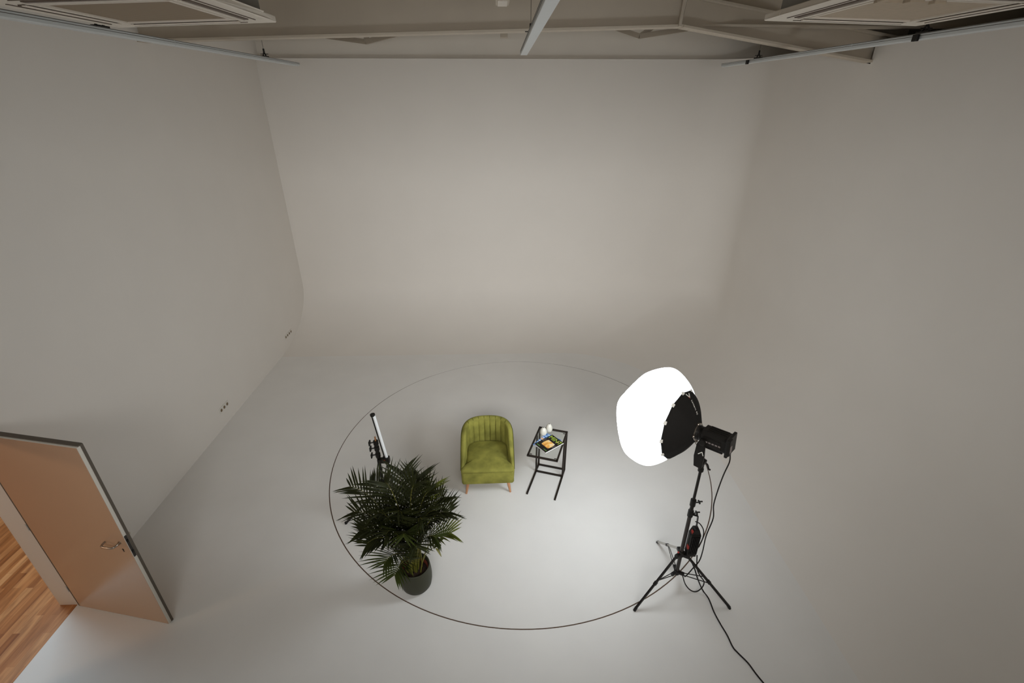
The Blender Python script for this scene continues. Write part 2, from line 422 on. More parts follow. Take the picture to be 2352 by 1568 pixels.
# made-up window frame and glowing pane around the added fill lamp
bm = bmesh.new()
for z in (3.72, 5.08): box(bm, (.3, YF+.03, z), (4.56, .08, .08))
for x in (-1.94, -.82, .3, 1.42, 2.54): box(bm, (x, YF+.03, 4.4), (.07, .08, 1.36))
wn = struct('fill_window_1', bm, M['plastic'], 'made-up wide window around the fill lamp behind the camera')
bm = bmesh.new(); box(bm, (.3, YF+.012, 4.4), (4.4, .012, 1.28)); link('fill_pane', bm, mat('glow_pane', (.8, .85, .9), .2, emis=(.85, .93, 1.0), estr=1.5), wn)
# adjoining hall
bm = bmesh.new(); box(bm, (-6.6, 1.7, -0.021), (5.1, 7.2, 0.04))
struct('floor_hall', bm, M['parquet'], 'orange wooden strip parquet in the next room beyond the doorway')
bm = bmesh.new()
box(bm, (-6.65, -1.95, 1.4), (5.0, 0.1, 2.8)); box(bm, (-6.65, 5.35, 1.4), (5.0, 0.1, 2.8)); box(bm, (-9.2, 1.7, 1.4), (0.1, 7.4, 2.8)); box(bm, (-6.65, 1.7, 2.85), (5.1, 7.4, 0.1))
struct('wall_hall', bm, M['wall'], 'white walls and ceiling of the next room')
# wooden threshold between wall faces
bm = bmesh.new(); box(bm, ((XL+HX0)/2, (DY0+DY1)/2, -0.0195), (XL-HX0, DY1-DY0, 0.04))
struct('trim_2', bm, M['parquet'], 'wooden threshold strip under the open doorway')
# jamb lining
bm = bmesh.new()
box(bm, ((XL+HX0)/2, DY1-.012, DZ/2), (XL-HX0+.03, 0.024, DZ)); box(bm, ((XL+HX0)/2, DY0+.012, DZ/2), (XL-HX0+.03, 0.024, DZ))
box(bm, ((XL+HX0)/2, (DY0+DY1)/2, DZ-.012), (XL-HX0+.03, DY1-DY0, 0.024))
struct('trim_3', bm, M['jamb'], 'beige lining of the open doorway', bevel=0.002)

# ------------------------------------------------------------------ door leaf
dr = empty('door_1', (-4.012, 3.035, 0), 0, 'open white door leaf standing out from the left wall', None, None, 'structure')
DE = Vector((-3.052, 2.830, 0)); DH = Vector((-4.012, 3.035, 0)); DW = (DE-DH).length
du = (DE-DH).normalized(); dn = Vector((du.y, -du.x, 0)); dz = Vector((0, 0, 1))      # dn faces the camera
def DL(u, nn, z): return du*u + dn*nn + dz*z                                           # local to door empty
def dbox(bm, u0, u1, n0, n1, z0, z1): box(bm, DL((u0+u1)/2, (n0+n1)/2, (z0+z1)/2), (u1-u0, n1-n0, z1-z0), (du, dn, dz))
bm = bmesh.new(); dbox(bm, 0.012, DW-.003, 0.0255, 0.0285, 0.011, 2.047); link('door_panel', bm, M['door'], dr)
bm = bmesh.new(); dbox(bm, 0.012, DW, 0.0, 0.0265, 0.008, 2.05); link('door_edge', bm, M['dooredge'], dr, bevel=0.001)
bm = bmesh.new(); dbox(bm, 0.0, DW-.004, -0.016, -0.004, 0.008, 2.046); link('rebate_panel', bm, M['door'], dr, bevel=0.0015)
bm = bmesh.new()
dbox(bm, DW-.006, DW+.004, -0.019, 0.001, 0.008, 2.060); dbox(bm, 0.0, DW-.006, -0.022, 0.012, 2.048, 2.060)  # seal, widened on top; its dark colour stands in for shade there
link('seal_shade', bm, M['sealshade'], dr)
bm = bmesh.new(); dbox(bm, -.006, .012, 0.002, 0.027, 0.008, 2.05); link('seal_shade', bm, M['sealshade'], dr)  # dark strip drawn in the hinge gap, shade put into its colour
bm = bmesh.new(); dbox(bm, DW-.001, DW+.0015, 0.003, 0.024, 0.90, 1.14); lp = link('lock_plate', bm, M['greymetal'], dr, bevel=0.001)
bm = bmesh.new(); dbox(bm, DW+.001, DW+.008, 0.009, 0.018, 1.075, 1.095); dbox(bm, DW+.001, DW+.004, 0.007, 0.020, .95, .975); link('latch', bm, M['black'], lp)
def lever(side):
    s = 1 if side > 0 else -1; n0 = 0.028 if side > 0 else -0.016
    hd = None
    bm = bmesh.new(); rod(bm, DL(DW-.07, n0-.001*s, 1.06), DL(DW-.07, n0+.008*s, 1.06), 0.014)
    tube(bm, [DL(DW-.07, n0, 1.06), DL(DW-.072, n0+.045*s, 1.06), DL(DW-.095, n0+.058*s, 1.058), DL(DW-.15, n0+.06*s, 1.057), DL(DW-.185, n0+.056*s, 1.057), DL(DW-.197, n0+.035*s, 1.057), DL(DW-.197, n0+.012*s, 1.057)], 0.0085, 10)
    o = link('door_handle', bm, M['chrome'], dr, smooth=True, sharp=50); return o
lever(1); lever(-1)
bm = bmesh.new(); rod(bm, DL(DW-.07, .0275, .982), DL(DW-.07, .030, .982), 0.009); dbox(bm, DW-.0755, DW-.0645, .0275, .030, .955, .98)
link('keyhole', bm, M['black'], dr)
for z in (0.25, 1.05, 1.82):
    bm = bmesh.new(); rod(bm, DL(-.012, .030, z-.035), DL(-.012, .030, z+.035), 0.006); link('hinge', bm, M['jamb'], dr)

# ------------------------------------------------------------------ sockets on the left wall
def socket_plate(y0, y1, z, k, label):
    e = empty('socket_plate', (XL, (y0+y1)/2, z), 0, label, 'wall socket')
    bm = bmesh.new(); box(bm, (0.005, 0, 0), (0.010, y1-y0, 0.082)); link('cover_plate', bm, M['socket'], e, bevel=0.003)
    for i in range(k):
        yy = (y0-y1)/2 + (y1-y0)*(i+.5)/k
        bm = bmesh.new(); lathe(bm, (0.0102, yy, 0), (1, 0, 0), [(0.0, -.001), (0.019, -.001), (0.021, .002), (0.023, .002), (0.023, 0)], 24); s = link('socket', bm, M['sockethole'] , e)
        bm = bmesh.new()
        for q in (-.006, .006): rod(bm, (0.009, yy+q, 0), (0.0105, yy+q, 0), 0.0022, n=8)
        link('pin_holes', bm, M['black'], s)
socket_plate(5.785, 6.03, 0.265, 3, 'white triple wall socket nearer to the door, low on left wall')
socket_plate(8.17, 8.50, 0.262, 4, 'white quadruple wall socket low on left wall, by the back curve')

# ------------------------------------------------------------------ beams above
def i_beam(name, a, b, height, width, label, tf=0.025):
    """I-beam: a,b are the ends of the centre of its lower face"""
    a = Vector(a); b = Vector(b); c = (a+b)/2
    o = empty(name, (0, 0, 0), 0, label, 'beam'); o.location = a
    d = (b-a).normalized(); side = d.cross(Vector((0, 0, 1))).normalized(); up = side.cross(d).normalized(); L = (b-a).length
    def part(n, dz0, dz1, w, m):
        bm = bmesh.new(); box(bm, (b-a)/2 + up*(dz0+dz1)/2, (L, w, dz1-dz0), (d, side, up)); link(n, bm, m, o, bevel=0.002)
    part('lower_flange', 0, tf, width, M['beam']); part('web', tf, height-tf, 0.012, M['beam']); part('upper_flange', height-tf, height, width, M['beam'])
    return o
YM = 6.2
pL = ony(335, 97, YM+.35); pR = ony(1562, 63, YM)
pL = Vector((XL+.0, pL.y, pL.z-.004))
i_beam('steel_beam', pL, pR + Vector((0.02, 0, -.003)), 0.62, 0.16, 'long beige steel beam crossing the studio below the ceiling')
# continuation to the right
pR2 = Vector((7.15, YM+.25, pR.z+.012))
i_beam('steel_beam', pR + Vector((0.06, .05, 0.012)), pR2, 0.62, 0.10, 'shorter beige beam running on to the right behind the right ceiling cassette')
# unseen blocker added above the camera, keeps fill light off the beams
bm = bmesh.new(); box(bm, (1.6, 0.95, 5.28), (11.2, 0.14, 1.44))
struct('wall_fill_blocker', bm, M['beam'], 'added panel above the camera that blocks the fill light')
# sloping brace to the right wall
pB = onx(1999, 148, XR+.02); 
i_beam('sloping_beam', pR + Vector((0.0, -.02, -.008)), pB + Vector((0.25, .06, -.016)), 0.30, 0.15, 'pale sloping beam dropping from the long beam to the right wall')
# thin hanging rod at the joint
bm = bmesh.new(); a = ony(1561, 61, YM-.1); bar(bm, a, a + Vector((0.03, 0.0, 0.62)), 0.03, 0.03)
tag(link('hanger_rod', bm, M['beam']), 'thin vertical steel strap rising from the beam joint', 'strap')
# triangular roof braces behind the beam
def brace(name, apex, arms, label, w=0.05):
    e = empty(name, apex, 0, label, 'brace')
    for p in arms:
        bm = bmesh.new(); bar(bm, (0, 0, 0), Vector(p)-Vector(apex), w, w*1.3); link('brace_bar', bm, M['brace'], e, bevel=0.002)
YBk = 8.3
ap = ony(841, 96, YBk); brace('roof_brace', ap, [ony(742, 82, YBk+.2), ony(930, 73, YBk-.1), ony(843, 70, YBk)], 'triangular pale roof brace pointing down behind the beam, left one')
ap = ony(1469, 83, YBk); brace('roof_brace', ap, [ony(1408, 62, YBk+.2), ony(1580, 66, YBk-.1), ony(1500, 62, YBk)], 'triangular pale roof brace pointing down behind the beam, right one')
# small stub below the beam and box lamp above
bm = bmesh.new(); p = ony(1153, 74, 8.6); box(bm, (p.x+.03, 8.6, ony(1153, 87, 8.6).z+.30), (0.11, 0.16, 0.60)); tag(link('ceiling_stub', bm, M['beam'], bevel=0.003), 'short pale post end hanging behind the middle of the beam', 'post')
e = empty('ceiling_lamp', ony(1154, 0, 5.0), 0, 'small pale box lamp at the top edge left of the middle rail', 'lamp')
bm = bmesh.new(); box(bm, (0, 0, 0.03), (0.12, .3, 0.10)); link('lamp_housing', bm, M['beam'], e, bevel=0.004)
bm = bmesh.new(); box(bm, (0, 0, -.024), (0.085, .26, 0.01)); link('lamp_cover', bm, M['plastic'], e, bevel=0.003)
bm = bmesh.new(); box(bm, (0, 0, .5), (0.03, .03, 0.86)); link('lamp_stem', bm, M['beam'], e)

# ------------------------------------------------------------------ pantograph rails
RZ = 4.70
def rail(x0, y0, y1, cuts, hangers, label, w=0.075, x1=None, clip=None):
    x1 = x0 if x1 is None else x1
    e = empty('ceiling_rail', (x0, y0, RZ), 0, label, 'rail')
    d = Vector((x1-x0, y1-y0, 0)); L = d.length; d.normalize(); s = Vector((d.y, -d.x, 0)); up = Vector((0, 0, 1))
    ys = [0] + cuts + [L]
    for a, b in zip(ys, ys[1:]):
        bm = bmesh.new(); box(bm, d*(a+b)/2 + up*.021, (b-a-.003, w, 0.042), (d, s, up)); sec = link('rail_section', bm, M['rail'], e, bevel=0.004)
        bm = bmesh.new()
        for q in (-1, 1):
            box(bm, d*(a+b)/2 + up*.024 + s*q*(w/2+.0005), (b-a-.01, 0.003, 0.003), (d, s, up))
            box(bm, d*(a+b)/2 + up*.038 + s*q*(w/2+.0005), (b-a-.01, 0.003, 0.004), (d, s, up))
        link('rail_groove', bm, M['groove'], sec)
    for h in hangers:
        bm = bmesh.new(); c = d*h + up*.043
        bar(bm, c - d*.05 + up*.002, c + up*.055, 0.010); bar(bm, c + d*.05 + up*.002, c + up*.055, 0.010)
        box(bm, c + up*.006, (0.12, 0.05, 0.010), (d, s, up)); rod(bm, c + up*.04, c + up*.085, 0.010)
        box(bm, c + up*.03, (0.010, 0.09, 0.006), (d, s, up))
        hk = link('rail_hanger', bm, M['black'], e)
        bm = bmesh.new(); rod(bm, c + up*.08, c + up*1.26, 0.0022, n=6); link('hanger_wire', bm, M['wire'], hk)
    if clip is not None:
        for h in clip:
            bm = bmesh.new(); box(bm, d*h + s*(-w/2-.012) + up*.012, (0.05, 0.024, 0.045), (d, s, up)); link('rail_clip', bm, M['black'], e, bevel=0.004)
    return e
yl = onz(683, 152, RZ).y; xl = onz(683, 152, RZ).x
def ry(px, py): return onx(px, py, xl if px < 1176 else xr).y
xr = onz(1662, 154, RZ).x
rail(xl, 1.2, yl, [ry(395, 110)-1.2], [ry(235, 75)-1.2, ry(610, 138)-1.2], 'grey ceiling rail along the left wall, below the left cassette')
xr = onz(1662, 154, RZ).x
rail(xr, 1.2, onz(1662, 154, RZ).y, [ry(1962, 117)-1.2], [ry(2122, 82)-1.2, ry(1740, 140)-1.2], 'grey ceiling rail along the right wall, crossing the sloping beam', clip=[ry(2118, 86)-1.2, ry(1725, 143)-1.2])
pc0 = onz(1270, 0, RZ); pc1 = onz(1203, 127, RZ)
dd = (pc1-pc0).normalized()
rail(pc0.x-dd.x*1.2, pc0.y-dd.y*1.2, pc1.y, [2.3], [3.05, 1.2], 'pale ceiling rail in the middle, pointing at the back wall', w=0.07, x1=pc1.x)

# ------------------------------------------------------------------ ceiling cassettes
def cassette(c, tilt, gmat, label, opened=False):
    e = empty('air_conditioner', c, 0, label, 'air conditioner'); e.rotation_euler = (0, tilt, 0)
    S = 0.475
    bm = bmesh.new()
    box(bm, (0, S-.085, .02), (2*S, .17, .035)); box(bm, (0, -S+.085, .02), (2*S, .17, .035)); box(bm, (S-.085, 0, .02), (.17, 2*S-.34, .035)); box(bm, (-S+.085, 0, .02), (.17, 2*S-.34, .035))
    bmesh.ops.remove_doubles(bm, verts=bm.verts, dist=1e-5)
    fr = link('front_panel', bm, M['plastic'], e, bevel=0.006)
    for k in range(4):
        a = k*math.pi/2; cx, sx = math.cos(a), math.sin(a); ux = Vector((cx, sx, 0)); uy = Vector((-sx, cx, 0))
        bm = bmesh.new(); box(bm, uy*(S-.105) + Vector((0, 0, .001)), (0.60, 0.030, 0.006), (ux, uy, Vector((0, 0, 1))))
        sl = link('air_slot', bm, M['louvre'], e)
        bm = bmesh.new(); box(bm, uy*(S-.125) + Vector((0, 0, -.004)), (0.62, 0.020, 0.004), (ux, uy, Vector((0, 0, 1)))); link('louvre_blade', bm, M['plastic'], sl)
        bm = bmesh.new(); box(bm, uy*(S-.065) + Vector((0, 0, .0015)), (0.66, 0.006, 0.004), (ux, uy, Vector((0, 0, 1)))); link('panel_seam', bm, M['louvre'], fr)
    bm = bmesh.new(); box(bm, (0, 0, .012), (.58, .58, .012)); g = link('intake_grille', bm, gmat, e)
    bm = bmesh.new()
    for q in (-1, 1):
        box(bm, (0, q*.298, .006), (.62, .016, .016)); box(bm, (q*.298, 0, .006), (.016, .58, .016))
    link('grille_frame', bm, M['plastic'], g)
    bm = bmesh.new(); box(bm, (0, 0, .19), (.84, .84, .30)); link('casing', bm, M['casing'], e, bevel=0.01)
    for q in (-1, 1):
        for p in (-1, 1):
            bm = bmesh.new(); rod(bm, (q*.38, p*.38, .34), (q*.38, p*.38, 1.29), .005, n=6); link('mounting_rod', bm, M['beam'], e)
    if opened:
        for x, y, sx, sy in ((-.12, -.30, .16, .05), (-.02, -.33, .10, .06), (.1, -.32, .08, .05), (-.17, -.34, .05, .05)):
            bm = bmesh.new(); box(bm, (x-.15, y+.02, -.008), (sx*.7, sy*.8, .016)); link('motor_bracket', bm, M['grille_light'], e, bevel=0.003)
    return e
a = ony(612, 54, 3.47); b = ony(308, 67, 3.52)
cassette(((a.x+b.x)/2, 3.47-.475, (a.z+b.z)/2), math.atan2(b.z-a.z, -(b.x-a.x))*1.0, M['grille'], 'pale square ceiling cassette on the left with a closed dark grille')
a = ony(1773, 50, 3.38); b = ony(2085, 61, 3.38)
cassette(((a.x+b.x)/2, 3.38-.475, (a.z+b.z)/2), -math.atan2(b.z-a.z, b.x-a.x), M['grille_light'], 'pale square ceiling cassette on the right with exposed louvre motors', True)

# ------------------------------------------------------------------ armchair
ch = empty('armchair', (-0.152, 4.345, 0), math.radians(1.2), 'olive green velvet tub armchair with channelled back on wooden legs', 'armchair')
HWD, DEP, TH = 0.318, 0.60, 0.062
def shell_pt(u, off):
    """u in 0..1 round the tub from front-left to front-right; off inward from the outer face"""
    # path: left side, round back, right side.  y=0 front, y=DEP back
    hw = HWD-off; yb = DEP-off; R = hw
    s_len = yb-R; arc = math.pi*R; tot = 2*s_len+arc; s = u*tot
    if s < s_len: return Vector((-hw, s, 0)), Vector((-1, 0, 0))
    if s > s_len+arc: return Vector((hw, s_len-(s-s_len-arc), 0)), Vector((1, 0, 0))
    t = (s-s_len)/R; c = -math.cos(t); q = math.sin(t)
    # squarer than a circle
    k = (abs(c)**2.6+abs(q)**2.6)**(-1/2.6)
    return Vector((c*k*R, s_len+q*k*R, 0)), Vector((c, q, 0))
def rim(y):
    t = max(0, min(1, y/DEP)); 
    return 0.395 + 0.325*(1-(1-t)**1.9)
NU = 400
bm = bmesh.new(); rows = []
for i in range(NU+1):
    u = i/NU
    po, nrm = shell_pt(u, 0.0)
    th_ = TH*(0.55+0.45*min(1, po.y/.22)); pi_, _ = shell_pt(u, th_)
    z = rim(po.y); zb = 0.185
    ang = abs(u-0.5)*2
    # channels on the back
    depth = 0.0
    if ang <= 0.3501:
        ph = (u-0.5)/0.05+0.5
        depth = 0.024*abs(math.sin(math.pi*ph))**0.40 - 0.010
    lean = Vector((0, 0.035*(po.y/DEP), 0))
    sect = []
    taper = 0.93
    c0 = Vector((0, DEP/2, 0))
    def mixp(p, k): return c0 + (p-c0)*k
    sect.append(mixp(po, taper) + Vector((0, 0, zb)))
    sect.append(mixp(po, .965) + Vector((0, 0, zb+.03)))
    for q in (.3, .6, .85): sect.append(mixp(po, .98+.02*q) + lean*q + Vector((0, 0, zb+(z-zb-.03)*q)))
    m = (po+pi_)/2
    for q in range(7):
        a = math.pi*q/6
        sect.append(m + lean + (po-m)*math.cos(a) + Vector((0, 0, z-.03+.03*math.sin(a))) )
    for q in (.75, .5, .25, 0):
        zz = .33 + (z-.03-.33)*q
        bow = .008*math.sin(math.pi*q)
        sect.append(pi_ + lean*q - nrm*(depth*min(1, q*2+.35)+bow) + Vector((0, 0, zz)))
    rows.append([bm.verts.new(p) for p in sect])
for A, B in zip(rows, rows[1:]):
    for k in range(len(A)-1): bm.faces.new((A[k], A[k+1], B[k+1], B[k]))
bm.faces.new(rows[0]); bm.faces.new(rows[-1][::-1])
link('tub_back', bm, M['velvet'], ch, smooth=True, sharp=70)
# seam piping round the outer rim
bm = bmesh.new(); pts = []
for i in range(0, NU+1, 4):
    po, nrm = shell_pt(i/NU, 0.0); pts.append(po + Vector((0, .035*po.y/DEP, rim(po.y)-.022)) + nrm*.001)
tube(bm, pts, 0.0035, 6, 1); link('rim_piping', bm, M['piping'], ch, smooth=True)
for k in range(-4, 4):
    u = .5 + .05*(k+.5)
    po, nrm = shell_pt(u, 0.0); pi_, _ = shell_pt(u, TH); z = rim(po.y); lean = Vector((0, .035*po.y/DEP, 0)); m = (po+pi_)/2; pts = []
    for q in (5, 4, 3):
        a = math.pi*q/6; pts.insert(0, m + lean + (po-m)*math.cos(a)*1.03 + Vector((0, 0, z-.0285+.0305*math.sin(a))))
    for q in (1.0, .75, .5, .25, .05):
        zz = .33 + (z-.03-.33)*q; pts.append(pi_ + lean*q - nrm*(.008*math.sin(math.pi*q)-.009) + Vector((0, 0, zz)))
    bm = bmesh.new(); tube(bm, pts, .0022, 6, 3); link('channel_seam_shade', bm, M['piping'], ch, smooth=True)  # seam tubes coloured dark to put shade into the creases
# seat
def tpoly(front_hw, rear_hw, y0, y1, yr, nr=8):
    P = []
    P += [(-front_hw, y0+.02), (-front_hw+.02, y0), (front_hw-.02, y0), (front_hw, y0+.02), (front_hw, y1-.02), (front_hw-.015, y1)]
    P += [(rear_hw+.01, y1+.005), (rear_hw, y1+.03)]
    for i in range(nr+1):
        t = math.pi/2*i/nr; P.append((rear_hw-.16+.16*math.cos(t), yr-.13+.13*math.sin(t)))
    P += [(-x, y) for x, y in P[-1:-nr-4:-1]]
    P += [(-front_hw+.015, y1), (-front_hw, y1-.02)]
    return P
bm = bmesh.new(); prism(bm, tpoly(.312, .262, -.045, .030, .50), .192, .395); link('seat_base', bm, M['velvet'], ch, smooth=True, bevel=0.028, segs=5)
# cushion domed
bm = bmesh.new(); P = tpoly(.316, .257, -.052, .032, .505); cxy = Vector((0, .22))
lv = [(1.0, .372), (1.0, .388), (.988, .400), (.96, .410), (.92, .418), (.86, .426), (.75, .434), (.6, .440), (.4, .445), (.2, .447)]
rs = []; cum = [0.0]
for (xa, ya), (xb, yb) in zip(P, P[1:]+P[:1]): cum.append(cum[-1]+math.hypot(xb-xa, yb-ya))
ang_ = [math.radians(221)+2*math.pi*c/cum[-1] for c in cum]
for k, z in lv:
    ring = []
    for x, y in P:
        a = ang_[len(ring)]; bl = min(1, max(0, (.97-k)*3.2))
        ex, ey = cxy.x + .245*math.cos(a)*1.0, cxy.y + .250*math.sin(a)
        px_, py_ = x + (ex-x)*bl, y + (ey-y)*bl
        ring.append(bm.verts.new((cxy.x+(px_-cxy.x)*k, cxy.y+(py_-cxy.y)*k, z)))
    rs.append(ring)
for A, B in zip(rs, rs[1:]):
    for i in range(len(A)):
        j = (i+1) % len(A); bm.faces.new((A[i], A[j], B[j], B[i]))
bm.faces.new(rs[-1]); bm.faces.new(rs[0][::-1])
cu = link('seat_cushion', bm, M['velvet'], ch, smooth=True)
for sx, y, lx, ly in ((-1, .03, -.02, -.02), (1, .03, .02, -.02), (-1, .48, -.02, .03), (1, .48, .02, .03)):
    bm = bmesh.new(); top = Vector((sx*.235, y, .205)); bot = Vector((sx*.235+lx*1.7, y+ly, 0.0))
    rod(bm, bot, top, 0.0115, 0.023, 20); link('leg', bm, M['oak'], ch, smooth=True, sharp=50)

# ------------------------------------------------------------------ side table
TZ = 0.62
BL, BR_, FR_, FL_ = Vector((.503, 4.830, 0)), Vector((.830, 4.724, 0)), Vector((.646, 4.203, 0)), Vector((.318, 4.312, 0))
AL = BL.lerp(FL_, .235); AR = BR_.lerp(FR_, .235)
tb = empty('side_table', ((BL+FR_)/2), 0, 'slim dark metal side table with glass top right of the armchair', 'side table'); T0 = (BL+FR_)/2
def up(p, z): return Vector((p.x, p.y, z)) - T0
w = 0.020
ax = (BR_-BL).normalized(); ay = (BL-FL_).normalized()
bm = bmesh.new(); C4 = [BL, BR_, FR_, FL_]
for i in range(4):
    a, b = C4[i], C4[(i+1) % 4]; d = (b-a).normalized(); bar(bm, up(a, TZ-w/2) - d*w/2, up(b, TZ-w/2) + d*w/2, w, w)
link('top_frame', bm, M['steel'], tb, bevel=0.001)
for p in (BL, BR_, AL, AR):
    bm = bmesh.new(); bar(bm, up(p, 0.012), up(p, TZ-w), w, w, ax); link('post', bm, M['steel'], tb, bevel=0.001)
for a, b in ((BL, FL_), (BR_, FR_)):
    bm = bmesh.new(); d = (b-a).normalized(); bar(bm, up(a, .010) - d*w/2, up(b, .010), w, w); link('floor_runner', bm, M['steel'], tb, bevel=0.001)
for a, b in ((BL, BR_), (AL, AR)):
    bm = bmesh.new(); bar(bm, up(a, .0105) + ax*w/2, up(b, .0105) - ax*w/2, w, w); link('crossbar', bm, M['steel'], tb, bevel=0.001)
bm = bmesh.new(); ins = [up(BL, 0) + ax*.012 - ay*.012, up(BR_, 0) - ax*.012 - ay*.012, up(FR_, 0) - ax*.012 + ay*.012, up(FL_, 0) + ax*.012 + ay*.012]
prism(bm, [(p.x, p.y) for p in ins], TZ-.009, TZ-.003); link('glass_top', bm, M['glass'], tb)
for p, sx, sy in ((BL, 1, -1), (BR_, -1, -1), (FR_, -1, 1), (FL_, 1, 1)):
    bm = bmesh.new(); box(bm, up(p, TZ-.012) + ax*sx*.026 + ay*sy*.036, (.030, .010, .004), (ax, ay, Vector((0, 0, 1)))); link('glass_clip', bm, M['steel'], tb)
GT = TZ-.003

# vases
def vase(px, py, r, h, label):
    p = onz(px, py, GT); e = empty('vase', (p.x, p.y, GT), 0, label, 'vase')
    pr = [(0, 0), (r*.50, 0)] + [(r*math.sqrt(max(0, 1-((.36-t)/.42)**2)) if t < .36 else r*(1-((t-.36)/.66)**2)**.62, h*t) for t in [i/24 for i in range(0, 24)]] + [(r*.17, h), (r*.10, h), (r*.09, h*.93), (0, h*.92)]
    bm = bmesh.new(); lathe(bm, (0, 0, 0), (0, 0, 1), pr, 40); link('vase_body', bm, M['vase'], e, smooth=True)
    bm = bmesh.new(); lathe(bm, (0, 0, h*.93), (0, 0, 1), [(0, 0), (r*.15, 0), (r*.15, h*.073), (0, h*.074)], 20); link('vase_opening', bm, M['black'], e)
vase(1248.0, 998, .044, .110, 'small white egg-shaped vase on side table, the lower left of the pair')
vase(1261.0, 990, .042, .112, 'small white egg-shaped vase at back edge of side table, upper right one')

# magazines
def magazine(corners, z0, th, cover, label, name='magazine'):
    """corners: top-left, top-right, bottom-right, bottom-left on the table, at height z0+th"""
    c = sum(corners, Vector((0, 0, 0)))/4; c = Vector((c.x, c.y, z0))
    e = empty(name, c, 0, label, 'magazine')
    right = ((corners[1]-corners[0])+(corners[2]-corners[3])); right.z = 0; wd = right.length/2; right.normalize()
    upv = ((corners[0]-corners[3])+(corners[1]-corners[2])); upv.z = 0; ht = upv.length/2
    upv = Vector((-right.y, right.x, 0))
    X = (right, upv, Vector((0, 0, 1)))
    bm = bmesh.new(); box(bm, Vector((0, 0, th/2)), (wd, ht, th-.0006), X); link('pages', bm, M['paper'], e)
    bm = bmesh.new(); box(bm, Vector((0, 0, th-.0002)), (wd-.0005, ht-.0005, .0006), X); link('front_cover', bm, cover, e)
    bm = bmesh.new(); box(bm, Vector((0, 0, .0004)), (wd+.0004, ht+.0004, .0008), X); link('back_cover', bm, cover, e)
    return e, right, upv, wd, ht
z1 = GT; th1 = .006
cs = [onz(1257.5, 993.5, z1+th1), onz(1290, 1012, z1+th1), onz(1256, 1036.5, z1+th1), onz(1223, 1021, z1+th1)]
e, rt, uv, wd, ht = magazine(cs, z1, th1, M['cover_blue'], 'blue magazine lying under the black one on the side table')
def at(e_, rt, uv, x, y, z): return rt*x + uv*y + Vector((0, 0, z))
text_obj('cover_title', 'ZM', ht*.30, M['paleink'], e, at(e, rt, uv, -wd*.46, ht*.26, th1+.0004), rt, uv, .0003)
for k, (x, y, sx, sy, mm) in enumerate(((-.40, .05, .16, .12, 'peach'), (-.38, -.10, .18, .06, 'paper'), (-.42, -.22, .10, .08, 'paleink'), (-.34, -.32, .2, .05, 'greyink'), (-.42, .17, .12, .04, 'paper'))):
    bm = bmesh.new(); box(bm, at(e, rt, uv, x*wd, y*ht, th1+.0003), (sx*wd, sy*ht, .0004), (rt, uv, Vector((0, 0, 1)))); link('cover_print', bm, M[mm], e)
z2 = GT+th1; th2 = .013
cs = [onz(1269, 998.2, z2+th2), onz(1295.7, 1017.8, z2+th2), onz(1252, 1038.6, z2+th2), onz(1227, 1018.4, z2+th2)]
e, rt, uv, wd, ht = magazine(cs, z2, th2, M['cover'], 'black magazine with lime green title lying on top, on the side table')
t = text_obj('cover_title', 'MINT', ht*.30, M['lime'], e, at(e, rt, uv, -wd*.46, ht*.245, th2+.0004), rt, uv, .0003)
# stretch title to cover width
xs = [v.co.dot(rt) for v in t.data.vertices]; k = wd*.92/(max(xs)-min(xs)); x0 = min(xs)
for v in t.data.vertices: v.co += rt*((v.co.dot(rt)-x0)*(k-1))
bm = bmesh.new(); q = []
for i in range(11):
    s = -1+2*i/10; q.append((wd*(-.30+.05*(s*s)), ht*(.20*-s)))
for i in range(11):
    s = -1+2*i/10; q.append((wd*(.34-.05*(s*s)), ht*(.20*s)))
q = [(wd*.30*math.cos(a)*min(1/abs(math.cos(a)) if abs(math.cos(a)) > 1e-6 else 9, 1.12), ht*.21*math.sin(a)*1.0) for a in []] or q
prism(bm, [(x, y-ht*.06) for x, y in q], th2, th2+.0008, lambda x, y, z: rt*x + uv*y + Vector((0, 0, z))); link('cover_picture', bm, M['picture'], e)
for y0 in (.33,):
    bm = bmesh.new()
for k in range(4):
    for side in (-1, 1):
        bm = bmesh.new(); box(bm, at(e, rt, uv, side*wd*.415+wd*.0, ht*(.10-.055*k-.02*(side > 0)), th2+.0003), (wd*.12*(1 if k % 2 else .8), ht*.018, .0004), (rt, uv, Vector((0, 0, 1)))); link('cover_lines', bm, M['greyink'], e)
for x in (-.30, .30):
    bm = bmesh.new(); box(bm, at(e, rt, uv, x*wd, -ht*.40, th2+.0003), (wd*.26, ht*.03, .0004), (rt, uv, Vector((0, 0, 1)))); link('cover_lines', bm, M['greenink'], e)
bm = bmesh.new(); box(bm, at(e, rt, uv, .27*wd, ht*.33, th2+.0012), (wd*.07, ht*.05, .0005), (rt, uv, Vector((0, 0, 1)))); link('cover_print', bm, M['peach'], e)

